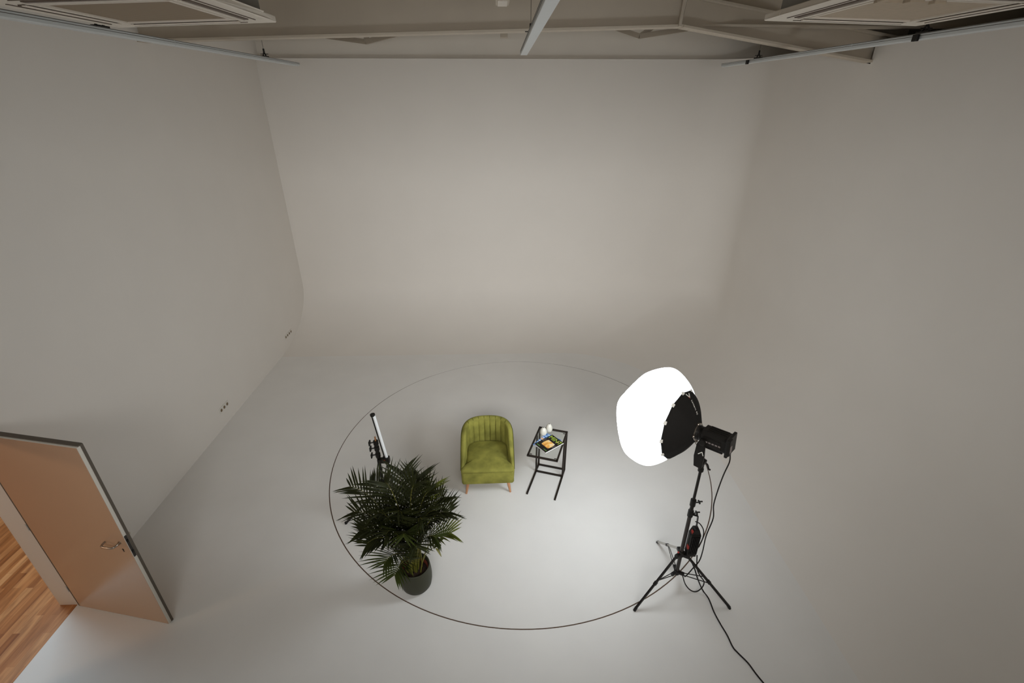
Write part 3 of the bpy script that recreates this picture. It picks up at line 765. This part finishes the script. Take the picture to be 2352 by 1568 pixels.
# ------------------------------------------------------------------ light stand
SB = Vector((1.700, 3.052, 0))
st = empty('light_stand', SB, 0, 'black tripod light stand carrying the glowing lantern, right of the floor circle', 'light stand')
feet = [Vector((1.243, 2.804, 0)) - SB, Vector((2.152, 2.797, 0)) - SB, Vector((1.693, 3.565, 0)) - SB]
PZ = 1.60
def part(name, m, fn, parent, **k):
    bm = bmesh.new(); fn(bm); return link(name, bm, m, parent, **k)
part('lower_tube', M['greymetal'], lambda b: rod(b, (0, 0, .19), (0, 0, 1.03), .0175, n=24), st, smooth=True, sharp=50)
part('middle_tube', M['blackmetal'], lambda b: rod(b, (0, 0, 1.03), (0, 0, 1.14), .0165, n=24), st, smooth=True, sharp=50)
part('upper_tube', M['blackmetal'], lambda b: rod(b, (0, 0, 1.12), (0, 0, PZ-.02), .0125, n=24), st, smooth=True, sharp=50)
def collar(b, z, h, r=.024): rod(b, (0, 0, z-h/2), (0, 0, z+h/2), r, n=20)
def knob(b, z, dx=.05, dy=.0):
    rod(b, (0.01, 0, z), (dx, dy, z), .006, n=8); box(b, (dx+.004, dy, z+.004), (.012, .040, .016)); box(b, (dx+.018, dy-.002, z+.012), (.030, .010, .010))
for z in (.985, 1.115):
    c = part('collar', M['black'], lambda b: collar(b, z, .07, .025), st, bevel=0.003)
    part('locking_knob', M['black'], lambda b: knob(b, z), c, bevel=0.002)
c = part('top_mount', M['black'], lambda b: (rod(b, (0, 0, PZ-.10), (0, 0, PZ-.005), .019, n=18), rod(b, (0, 0, PZ-.12), (0, 0, PZ-.09), .024, n=18)), st, bevel=0.003)
part('locking_knob', M['black'], lambda b: tube(b, [(0.01, 0, PZ-.03), (.045, 0, PZ-.05), (.06, -.01, PZ-.09), (.075, -.01, PZ-.10)], .008, 8), c)
hub = part('upper_hub', M['black'], lambda b: (rod(b, (0, 0, .435), (0, 0, .49), .030, n=20), [box(b, Vector(((f.normalized()*.04).x, (f.normalized()*.04).y, .455)), (.06, .034, .035), (f.normalized(), Vector((-f.normalized().y, f.normalized().x, 0)), Vector((0, 0, 1)))) for f in feet]), st, bevel=0.004)
part('hub_button', M['red'], lambda b: rod(b, (-.035, -.012, .488), (-.035, -.012, .493), .009, n=14), hub)
part('lower_hub', M['black'], lambda b: (rod(b, (0, 0, .18), (0, 0, .225), .028, n=20), [box(b, Vector(((f.normalized()*.04).x, (f.normalized()*.04).y, .205)), (.06, .03, .028), (f.normalized(), Vector((-f.normalized().y, f.normalized().x, 0)), Vector((0, 0, 1)))) for f in feet]), st, bevel=0.004)
for i, f in enumerate(feet):
    d = f.normalized(); a = d*.06 + Vector((0, 0, .455)); b_ = Vector((f.x, f.y, .012))
    lg = part('leg', M['leg_glint'] if i == 2 else M['blackmetal'], lambda b: bar(b, a, b_, .020, .020), st, bevel=0.003)
    part('rubber_foot', M['black'], lambda b: rod(b, b_ + (a-b_)*.05, b_ - Vector((0, 0, .012)), .014, n=14), lg)
    m = a.lerp(b_, .50)
    part('leg_joint', M['black'], lambda b: bar(b, a.lerp(b_, .47), a.lerp(b_, .53), .028, .026), lg, bevel=0.003)
    s = Vector((-d.y, d.x, 0))*.012; q0 = d*.06 + Vector((0, 0, .205))
    for sgn, k in ((-1, .50), (1, .42)):
        part('brace', M['blackmetal'], lambda b: bar(b, q0+s*sgn, a.lerp(b_, k)+s*sgn, .005, .008), st)

# ------------------------------------------------------------------ lamp head on the stand
HB = SB + Vector((0, 0, 1.85))
AX = LANTERN_AXIS
hx = AX; hy = Vector((0, 0, 1)).cross(hx).normalized(); hz = hx.cross(hy).normalized()    # hy points to the camera side
if hy.y > 0: hy = -hy
hd = empty('studio_light', SB + Vector((0, 0, PZ-.02)), 0, 'black studio lamp head clamped on top of the tripod stand', 'lamp'); hd0 = HB - hd.location
def HL(s, y, z): return hd0 + hx*s + hy*y + hz*z
def hbox(b, s0, s1, y0, y1, z0, z1): box(b, HL((s0+s1)/2, (y0+y1)/2, (z0+z1)/2), (s1-s0, y1-y0, z1-z0), (hx, hy, hz))
def octo(b, s0, s1, r, k=.45, zo=0):
    P = [(-r, -r*k), (-r*k, -r), (r*k, -r), (r, -r*k), (r, r*k), (r*k, r), (-r*k, r), (-r, r*k)]
    A = [b.verts.new(HL(s0, y, z+zo)) for y, z in P]; B = [b.verts.new(HL(s1, y, z+zo)) for y, z in P]
    b.faces.new(A); b.faces.new(B[::-1])
    for i in range(8): j = (i+1) % 8; b.faces.new((A[i], B[i], B[j], A[j]))
def body(b):
    octo(b, -.165, .035, .073, .62)
    for q in (-.04, -.013, .013, .04): hbox(b, -.15, .0, q-.004, q+.004, .072, .078)
    hbox(b, -.13, .01, .072, .077, -.045, .03)
    hbox(b, -.14, .03, -.05, .05, -.088, -.07)
hb_ = part('housing', M['black'], body, hd, bevel=0.004)
part('front_barrel', M['black'], lambda b: (lathe(b, HL(.034, 0, 0), hx, [(0, 0), (.062, 0), (.062, .02), (.055, .022), (.055, .034), (.064, .036), (.064, .062), (0, .063)], 32)), hd, bevel=.001)
part('rear_panel', M['black'], lambda b: (hbox(b, -.19, -.165, -.082, .082, -.085, .080), hbox(b, -.205, -.175, .035, .088, -.06, .086)), hd, bevel=0.006)
part('screen', M['greyink'], lambda b: hbox(b, -.207, -.204, .045, .075, -.03, .03), hd)
bm = bmesh.new()
for q in range(5): hbox(bm, -.13+.026*q, -.112+.026*q, .0771, .0779, -.014, -.002)
link('side_lettering', bm, M['greyink'], hd)
def yoke(b):
    # vertical arms either side and a cross piece on the stand
    for s in (1,):
        P = [(-.030, 0.0), (.034, 0.0), (.050, .10), (.046, .225), (.030, .27), (-.004, .27), (-.022, .225), (-.034, .12)]
        yy = hy*.088
        A = [b.verts.new(Vector((0, 0, 0)) + yy + hxh*x + Vector((0, 0, z)) - hy*.013) for x, z in P]; B = [b.verts.new(yy + hxh*x + Vector((0, 0, z)) + hy*.013) for x, z in P]
        b.faces.new(A); b.faces.new(B[::-1])
        for i in range(len(P)): j = (i+1) % len(P); b.faces.new((A[i], B[i], B[j], A[j]))
    box(b, Vector((0, 0, .018)) + hy*.045, (.064, .11, .034), (hxh, hy, Vector((0, 0, 1))))
    rod(b, (0, 0, -.0), (0, 0, .03), .022, n=18)
hxh = Vector((hx.x, hx.y, 0)).normalized()
part('yoke_arm', M['black'], yoke, hd, bevel=0.006)
part('tilt_knob', M['black'], lambda b: rod(b, hd0 + hy*.10, hd0 + hy*.125, .026, n=20), hd, bevel=0.003)
# small emblem: two strokes meeting at a point
bm = bmesh.new()
c = hy*.1025 + Vector((0, 0, .155))
bar(bm, c + hxh*-.012 + Vector((0, 0, .016)), c + hxh*.016 + Vector((0, 0, -.018)), .006, .001, hy); bar(bm, c + hxh*-.012 + Vector((0, 0, .016)), c + hxh*-.026 + Vector((0, 0, -.016)), .006, .001, hy)
link('emblem', bm, M['white'], hd)
part('speed_ring', M['chrome'], lambda b: (lathe(b, HL(.085, 0, 0), hx, [(.066, 0), (.078, 0), (.078, .008), (.066, .008), (.066, 0)], 36, close_end=False)), hd)
for ang in (80, -78, 0, 180):
    t_ = math.radians(ang); y_, z_ = math.cos(t_)*.082, math.sin(t_)*.082
    part('ring_catch', M['chrome'], lambda b: bmesh.ops.create_uvsphere(b, u_segments=14, v_segments=8, radius=.013, matrix=Matrix.Translation(HL(.089, y_, z_))), hd, smooth=True)

# ------------------------------------------------------------------ lantern softbox
LB = HB + AX*.09
lt = empty('lantern_softbox', LB, 0, 'large glowing white lantern softbox with black skirt, on the tripod lamp', 'softbox')
def sag(s): return Vector((0, 0, -.012*max(0, s)**1.6/.7**1.6))
def LP(s, r, t): return hx*s + sag(s) + (hy*math.cos(t)+hz*math.sin(t))*r
NG = 12
def gore(t, amt):      # ribs at multiples of 2pi/NG stand proud
    ph = (t/(2*math.pi)*NG) % 1.0
    return 1 - amt*math.sin(math.pi*ph)
skirt = [(0.0, .064), (.03, .118), (.06, .172), (.095, .226), (.13, .270), (.165, .305)]
globe = [(.165, .305), (.22, .370), (.28, .418), (.34, .443), (.40, .446), (.46, .424), (.53, .368), (.60, .282), (.67, .184), (.725, .10), (.758, .04), (.768, 0)]
def rev(bm, pr, amt, off=0.0):
    NT = NG*6; rows = []
    for s, r in pr:
        if r < 1e-4: rows.append([bm.verts.new(LP(s, 0, 0))])
        else: rows.append([bm.verts.new(LP(s, (r+off)*gore(2*math.pi*k/NT, amt), 2*math.pi*k/NT)) for k in range(NT)])
    for A, B in zip(rows, rows[1:]):
        for i in range(NT):
            j = (i+1) % NT
            if len(B) == 1: bm.faces.new((A[i], A[j], B[0]))
            else: bm.faces.new((A[i], A[j], B[j], B[i]))
    return rows
def densify(pr, k=3):
    P = smooth_path([(s, r, 0) for s, r in pr], k); return [(p.x, max(p.y, 0)) for p in P]
gp = densify(globe); gp[-1] = (gp[-1][0], 0)
bm = bmesh.new(); rev(bm, gp, .022); link('glowing_diffuser', bm, M['lantern'], lt, smooth=True)
bm = bmesh.new(); rev(bm, densify(skirt), .035, .004)
o = link('black_skirt', bm, M['blackcloth'], lt, smooth=True, sharp=25); sd = o.modifiers.new('thick', 'SOLIDIFY'); sd.thickness = .004; sd.offset = 1
for k in range(NG):
    t = 2*math.pi*k/NG
    p0 = LP(.164, .313, t); d = (LP(.13, .276, t)-p0).normalized(); tg = (LP(.164, .313, t+.05)-p0).normalized()
    bm = bmesh.new(); box(bm, p0 + d*.006, (.024, .030, .004), (d, tg, d.cross(tg))); link('fastener_tab', bm, M['velcro'], lt)
for t in (math.radians(-14), math.radians(60)):
    bm = bmesh.new(); tube(bm, [LP(s, r*gore(t, .022)+.0005, t) for s, r in gp[2:-6]], .0018, 5, 1); link('diffuser_seam', bm, M['velcro'], lt)
# emblem and lettering printed on the skirt cloth
sk_pts = densify(skirt)[::-1]
def skin(x, y, t0, off=.006):
    """x: distance from the rim towards the lamp, y: distance round the skirt"""
    for (s0, r0), (s1, r1) in zip(sk_pts, sk_pts[1:]):
        L_ = math.hypot(s1-s0, r1-r0)
        if x <= L_: break
        x -= L_
    k_ = min(1, max(0, x/L_)); s_ = s0+(s1-s0)*k_; r_ = r0+(r1-r0)*k_
    t_ = t0 + y/r_
    return LP(s_-off*.7, (r_+.004)*gore(t_, .035)+off, t_)
def wrap(o, x0, t0, flip=1):
    for v in o.data.vertices: v.co = skin(x0+v.co.x, flip*v.co.y, t0, .006+v.co.z)
TE = math.radians(100)
wrap(text_obj('skirt_lettering', 'Lantern 90', .030, M['velcro'], lt, (0, 0, 0), (1, 0, 0), (0, 1, 0), .0004), .080, TE, 1)
def stroke(pts, w_, m, name, off=.0066):
    bm = bmesh.new()
    for (xa, ya), (xb, yb) in zip(pts, pts[1:]):
        d = Vector((xb-xa, yb-ya)); nn_ = Vector((-d.y, d.x)).normalized()*w_/2; N_ = 5
        rows = [[bm.verts.new(skin(xa+d.x*i/N_+sg*nn_.x, ya+d.y*i/N_+sg*nn_.y, TE, off)) for sg in (-1, 1)] for i in range(N_+1)]
        for A, B in zip(rows, rows[1:]): bm.faces.new((A[0], A[1], B[1], B[0]))
    return link(name, bm, m, lt)
stroke([(.020, -.030), (.055, .0), (.020, .030)], .013, M['velcro'], 'emblem')
stroke([(.050, -.016), (.064, .0)], .006, M['red'], 'emblem_accent', .0072)

# ------------------------------------------------------------------ control box and cables
cb = empty('control_box', SB + Vector((.075, -.02, .50)), 0, 'black ballast box hanging on the tripod pole with red switches', 'control box')
part('box_body', M['black'], lambda b: box(b, (0, 0, .13), (.095, .07, .26)), cb, bevel=0.008)
part('box_base', M['blackmetal'], lambda b: box(b, (.0, 0, -.012), (.085, .065, .03)), cb, bevel=0.004)
part('box_top', M['black'], lambda b: prism(b, [(-.045, 0), (.045, 0), (.022, .06), (-.022, .06)], -.03, .03, lambda x, y, z: Vector((x, z, .26+y))), cb, bevel=0.004)
part('heat_fins', M['black'], lambda b: [box(b, (x, -.04, .13), (.006, .012, .22)) for x in (-.03, -.015, 0, .015, .03)], cb)
part('red_switch', M['red'], lambda b: box(b, (-.032, -.012, .285), (.02, .03, .03)), cb, bevel=0.003)
part('red_plug', M['red'], lambda b: box(b, (-.048, -.02, .10), (.014, .03, .04)), cb, bevel=0.003)
part('hanging_strap', M['blackmetal'], lambda b: (bar(b, (.0, 0, .31), (-.012, 0, .47), .018, .008), bar(b, (-.012, 0, .47), (-.07, .02, .475), .018, .008)), cb)
part('side_connectors', M['blackmetal'], lambda b: [rod(b, (.045, 0, z), (.062, 0, z), .009, n=10) for z in (.19, .21, .06)], cb)
part('bottom_plug', M['black'], lambda b: rod(b, (-.005, 0, -.06), (-.005, 0, -.02), .012, .016, 12), cb)

def cable(name, pts, r, m, label, cat='cable', group=None):
    bm = bmesh.new(); tube(bm, pts, r, 8, 6); o = link(name, bm, m, None, smooth=True); tag(o, label, cat, group); return o
Yc = 3.0
rear = HB - AX*.185
cable('power_cable', [rear + Vector((0, 0, -.075)), ony(1677, 1046, 2.93), ony(1675, 1062, 2.93), ony(1662, 1090, 2.95), ony(1649, 1125, 2.97), ony(1639, 1160, 2.98), ony(1638, 1190, 2.98), ony(1622, 1230, 2.98), ony(1614, 1265, 2.98), ony(1606, 1288, 2.98), ony(1592, 1304, 2.98), ony(1578, 1320, 2.98), ony(1572, 1324, 2.98)], .0055, M['cable'], 'black cable hanging from the rear of the lamp head')
cable('power_cable', [ony(1597, 1197, 3.02), ony(1608, 1203, 3.0), ony(1616, 1218, 3.0), ony(1614, 1236, 3.0), ony(1605, 1256, 3.0)], .005, M['cable'], 'short black cable loop above the ballast box')
cable('power_cable', [ony(1601, 1275, 3.0), ony(1601, 1305, 3.0), ony(1608, 1322, 2.98), ony(1617, 1335, 2.97), ony(1613, 1348, 2.96), ony(1600, 1358, 2.97), ony(1586, 1355, 2.98), ony(1574, 1341, 3.0), ony(1568, 1322, 3.02)], .0055, M['cable'], 'black cable loop dangling under the tripod hub')
fz = .007
cable('floor_cable', [SB + Vector((.07, -.02, .45)), ony(1595, 1305, 2.99), ony(1603, 1330, 2.93), onz(1614, 1355, .02), onz(1628, 1375, fz), onz(1640, 1405, fz), onz(1655, 1433, fz), onz(1670, 1458, fz), onz(1683, 1485, fz), onz(1695, 1499, fz), onz(1718, 1522, fz), onz(1735, 1545, fz), onz(1752, 1566, fz), onz(1790, 1610, fz)], .0065, M['cable'], 'black power cable snaking over the floor from the tripod to the front')

# ------------------------------------------------------------------ second stand with tube light behind the plant
S2 = Vector((-1.30, 4.02, 0))
s2 = empty('tube_light_stand', S2, 0, 'small black tripod stand half hidden behind the palm', 'light stand')
f2 = [Vector((-1.762, 3.928, 0))-S2, Vector((-1.00, 3.66, 0))-S2, Vector((-1.12, 4.46, 0))-S2]
topz = zt = ony(861, 1003, 4.02).z; tx = ony(861, 1003, 4.02).x - S2.x; bx = ony(886, 1100, 4.02).x - S2.x; bz = ony(886, 1100, 4.02).z
def onpole(z): 
    k = (z)/topz; return Vector((tx*k, 0, z))
part('pole', M['blackmetal'], lambda b: rod(b, onpole(.12), onpole(topz-.26), .0175, n=18), s2, smooth=True, sharp=50)
part('upper_pole', M['black'], lambda b: rod(b, onpole(topz-.28), onpole(topz-.06), .021, n=18), s2, smooth=True, sharp=50)
part('spigot', M['brass'], lambda b: rod(b, onpole(topz-.06), onpole(topz), .008, n=12), s2, smooth=True, sharp=50)
for q in (.07, .145, .235):
    c = part('collar', M['black'], lambda b: rod(b, onpole(topz-q-.03), onpole(topz-q+.02), .027, n=18), s2, bevel=0.003)
    part('locking_knob', M['black'], lambda b: (rod(b, onpole(topz-q), onpole(topz-q)+Vector((-.055, -.01, 0)), .008, n=8), box(b, onpole(topz-q)+Vector((-.062, -.012, 0)), (.014, .05, .05))), c, bevel=0.005)
part('upper_hub', M['black'], lambda b: rod(b, onpole(.42), onpole(.48), .032, n=16), s2)
part('lower_hub', M['black'], lambda b: rod(b, onpole(.12), onpole(.16), .03, n=16), s2)
for f in f2:
    lg = part('leg', M['blackmetal'], lambda b: bar(b, onpole(.45)+f.normalized()*.03, f+Vector((0, 0, .01)), .022, .022), s2, bevel=0.003)
    part('rubber_foot', M['black'], lambda b: rod(b, f+Vector((0, 0, .0)), f+Vector((0, 0, .022)), .015, n=12), lg)
    part('brace', M['blackmetal'], lambda b: bar(b, onpole(.14)+f.normalized()*.03, onpole(.45).lerp(f, .5), .006, .01), s2)
# tube lamp
tA = ony(855.5, 952, 4.0); tdir = (ony(897, 1086, 4.0)-tA); tB = tA + tdir*1.9
if tB.z < .25: tB = tA + tdir*((tA.z-.25)/(-tdir.z))
tl = empty('tube_lamp', tB, 0, 'tall slim tube lamp, white front and black back, above palm', 'lamp')
t0 = tA-tB; td = t0.normalized(); sd_ = Vector((1, -.25, 0)); sd_ = (sd_-sd_.dot(td)*td).normalized()
part('lamp_back', M['black'], lambda b: rod(b, -sd_*.009, t0-sd_*.009, .011, n=16), tl, smooth=True, sharp=50)
part('diffuser', M['tube_white'], lambda b: rod(b, sd_*.012+td*.01, t0+sd_*.012-td*.01, .0155, n=20), tl, smooth=True, sharp=50)
part('end_cap', M['black'], lambda b: rod(b, t0-td*.015, t0+td*.008, .025, n=20), tl, bevel=0.003)
part('end_cap', M['black'], lambda b: rod(b, td*-.012, td*.02, .028, n=20), tl, bevel=0.003)
kk = .50
part('tube_clamp', M['black'], lambda b: (box(b, t0*kk + Vector((-.03, 0, 0)), (.13, .05, .05)), box(b, t0*kk + Vector((-.0, -.01, .03)), (.07, .06, .04))), tl, bevel=0.005)
part('red_button', M['red'], lambda b: box(b, t0*kk + Vector((-.012, -.042, .035)), (.012, .006, .010)), tl)

# ------------------------------------------------------------------ potted palm
random.seed(11)
PC = Vector((-.845, 3.145, 0))
pl = empty('potted_palm', PC, 0, 'bushy dark green palm in a round dark pot on the floor', 'potted plant')
def potp():
    return [(0, .0), (.112, 0), (.128, .006), (.145, .035), (.154, .09), (.157, .14), (.155, .20), (.149, .255), (.146, .278), (.142, .283), (.136, .281), (.134, .270), (.138, .19), (.137, .17)]
bm = bmesh.new(); lathe(bm, (0, 0, 0), (0, 0, 1), potp(), 56, close_end=False); pot = link('pot', bm, M['pot'], pl, smooth=True)
bm = bmesh.new(); lathe(bm, (0, 0, 0), (0, 0, 1), [(.116, .165), (.124, .235), (.127, .237), (.121, .232), (.117, .19)], 48, close_end=False); link('nursery_pot', bm, M['nursery'], pl, smooth=True)
bm = bmesh.new(); lathe(bm, (0, 0, 0), (0, 0, 1), [(.137, .17), (.118, .172), (.116, .195), (.08, .204), (.04, .207), (0, .208)], 40, close_end=False); link('soil', bm, M['soil'], pl, smooth=True)
def bez(P, t):
    a, b, c, d = P; s = 1-t
    return a*s**3 + b*3*s*s*t + c*3*s*t*t + d*t**3
def frond(tip, mi, L=.215, nl=18, start=.34, arch=.07, w=.0052, droop=.35):
    tip = Vector((tip[0]*.95, tip[1]*.95, .19+(tip[2]-.19)*.96)); h = Vector((tip.x, tip.y, 0)); base = Vector((random.uniform(-.06, .06), random.uniform(-.05, .05), .19)) + h*.05
    P = (base, base + h*.10 + Vector((0, 0, .45*(tip.z-.19)+.06)), h*.55 + Vector((0, 0, tip.z+arch)), tip)
    bm = bmesh.new(); N = 22; pts = [bez(P, i/N) for i in range(N+1)]
    # rachis
    rings = []
    for i, p in enumerate(pts):
        d = (pts[min(i+1, N)]-pts[max(i-1, 0)]).normalized(); x, y, z = frame_from(d, Vector((.3, 1, .2))); r = .0062*(1-i/N)+.0012
        rings.append([bm.verts.new(p + (x*math.cos(a)+y*math.sin(a))*r) for a in (0, 1.571, 3.142, 4.712)])
    for A, B in zip(rings, rings[1:]):
        for i in range(4): f = bm.faces.new((A[i], A[(i+1) % 4], B[(i+1) % 4], B[i])); f.material_index = 1
    for k in range(nl):
        t = start + (1-start)*(k+.3)/nl; p = bez(P, t); d = (bez(P, min(1, t+.02))-bez(P, t-.02)).normalized()
        side = d.cross(Vector((0, 0, 1)))
        if side.length < .05: side = Vector((1, 0, 0))
        side.normalize(); upv = side.cross(d).normalized()
        q = (k+.5)/nl; ll = L*(0.55+.75*math.sin(math.pi*min(1, q*.72+.12)))*(1 if q < .85 else 1-.35*(q-.85)/.15)
        for sg in (-1, 1):
            l2 = ll*random.uniform(.88, 1.1); fw = .60+.60*q + random.uniform(-.08, .08)
            dv = (side*sg + d*fw + upv*(.42-.15*q)+Vector((random.uniform(-.06, .06), random.uniform(-.06, .06), random.uniform(-.05, .05)))).normalized()
            wdv = dv.cross(upv).normalized(); prev = None; pos = p.copy(); dirv = dv.copy(); ns = 6
            for s_ in range(ns+1):
                u = s_/ns; ww = w*(0.35+1.3*math.sin(math.pi*min(1, (u*.85+.12)))**.8)*(1-u**4) + .0003
                a = bm.verts.new(pos - wdv*ww); c = bm.verts.new(pos - upv*ww*.35); b2 = bm.verts.new(pos + wdv*ww)
                if prev:
                    f1 = bm.faces.new((prev[0], prev[1], c, a)); f2_ = bm.faces.new((prev[1], prev[2], b2, c))
                prev = (a, c, b2)
                dirv = (dirv + Vector((0, 0, -droop*.45/ns*(1+u)))).normalized(); pos = pos + dirv*l2/ns
    me = bpy.data.meshes.new('frond'); bm.to_mesh(me); bm.free()
    me.materials.append(M[mi]); me.materials.append(M['stem'])
    for p_ in me.polygons: p_.use_smooth = True
    o = bpy.data.objects.new('frond', me); COL.objects.link(o); o.parent = pl
    return o
FR = [((-.58, .20, 1.16), 'leaf'), ((-.53, .03, 1.00), 'leaf'), ((-.42, -.12, .93), 'leaf'), ((-.36, -.20, .80), 'leaf'), ((-.33, -.27, .92), 'leaf'), ((-.19, -.33, .72), 'leafm'), ((-.10, -.36, .60), 'leafm'),
      ((-.09, .36, 1.20), 'leaf'), ((.07, .34, 1.16), 'leaf'), ((.18, .34, 1.02), 'leafy'), ((.32, .25, .95), 'leaf'), ((.40, .10, .90), 'leaf'), ((.38, .02, .98), 'leaf'), ((.40, .02, .70), 'leafy'), ((.27, -.10, .78), 'leafm'),
      ((-.40, .30, 1.12), 'leaf'), ((-.22, .16, 1.24), 'leaf'), ((.08, .10, 1.26), 'leaf'), ((-.28, -.08, 1.08), 'leaf'), ((.16, -.12, 1.04), 'leaf'), ((.0, -.24, .96), 'leafm'), ((-.16, -.22, .98), 'leaf'), ((.22, .14, 1.14), 'leaf'),
      ((-.30, .10, .85), 'leafm'), ((.10, -.22, .80), 'leaf'), ((-.06, -.10, 1.12), 'leaf'), ((.28, .0, 1.02), 'leaf'), ((-.45, -.02, .78), 'leaf'), ((.02, .22, 1.05), 'leaf')]
for tip, mi in FR: frond(tip, mi)
# bare yellow-green canes in the pot
for k in range(12):
    a = random.uniform(0, 6.28); r = random.uniform(.01, .06); q = Vector((r*math.cos(a)-.02, r*math.sin(a)-.01, .19)); dxy = Vector((math.cos(a), math.sin(a), 0))*random.uniform(.03, .10)+Vector((-.03, 0, 0))
    bm = bmesh.new(); tube(bm, [q, q+dxy*.4+Vector((0, 0, .17)), q+dxy+Vector((0, 0, .38))], .006, 6, 4, .0035); link('cane', bm, M['leafy'] if k % 3 else M['stem'], pl, smooth=True)
# a few broad leaves at the right of the pot
def broad(p0, p1, wv, m='leafm'):
    p0 = Vector(p0); p1 = Vector(p1); d = p1-p0; sd = d.cross(Vector((0, -.5, 1))).normalized(); bm = bmesh.new(); prev = None
    for i in range(9):
        u = i/8; c = p0 + d*u + Vector((0, 0, .02*math.sin(math.pi*u))); ww = wv*math.sin(math.pi*min(1, u*.94+.03))**.7
        v = (bm.verts.new(c-sd*ww), bm.verts.new(c-Vector((0, 0, .004))), bm.verts.new(c+sd*ww))
        if prev: bm.faces.new((prev[0], prev[1], v[1], v[0])); bm.faces.new((prev[1], prev[2], v[2], v[1]))
        prev = v
    link('broad_leaf', bm, M[m], pl, smooth=True)
B0 = Vector((.16, .05, .42))
bm = bmesh.new(); tube(bm, [(.05, .03, .20), (.10, .05, .33), B0, (.22, .05, .50)], .0025, 6, 5); link('twig', bm, M['stem'], pl)
broad((.20, .05, .47), (.30, .07, .56), .016); broad((.19, .04, .45), (.27, .04, .50), .012); broad((.21, .04, .46), (.27, -.02, .41), .010, 'stem'); broad((.14, .05, .40), (.05, .06, .43), .016); broad((.18, .06, .46), (.22, .12, .56), .018)
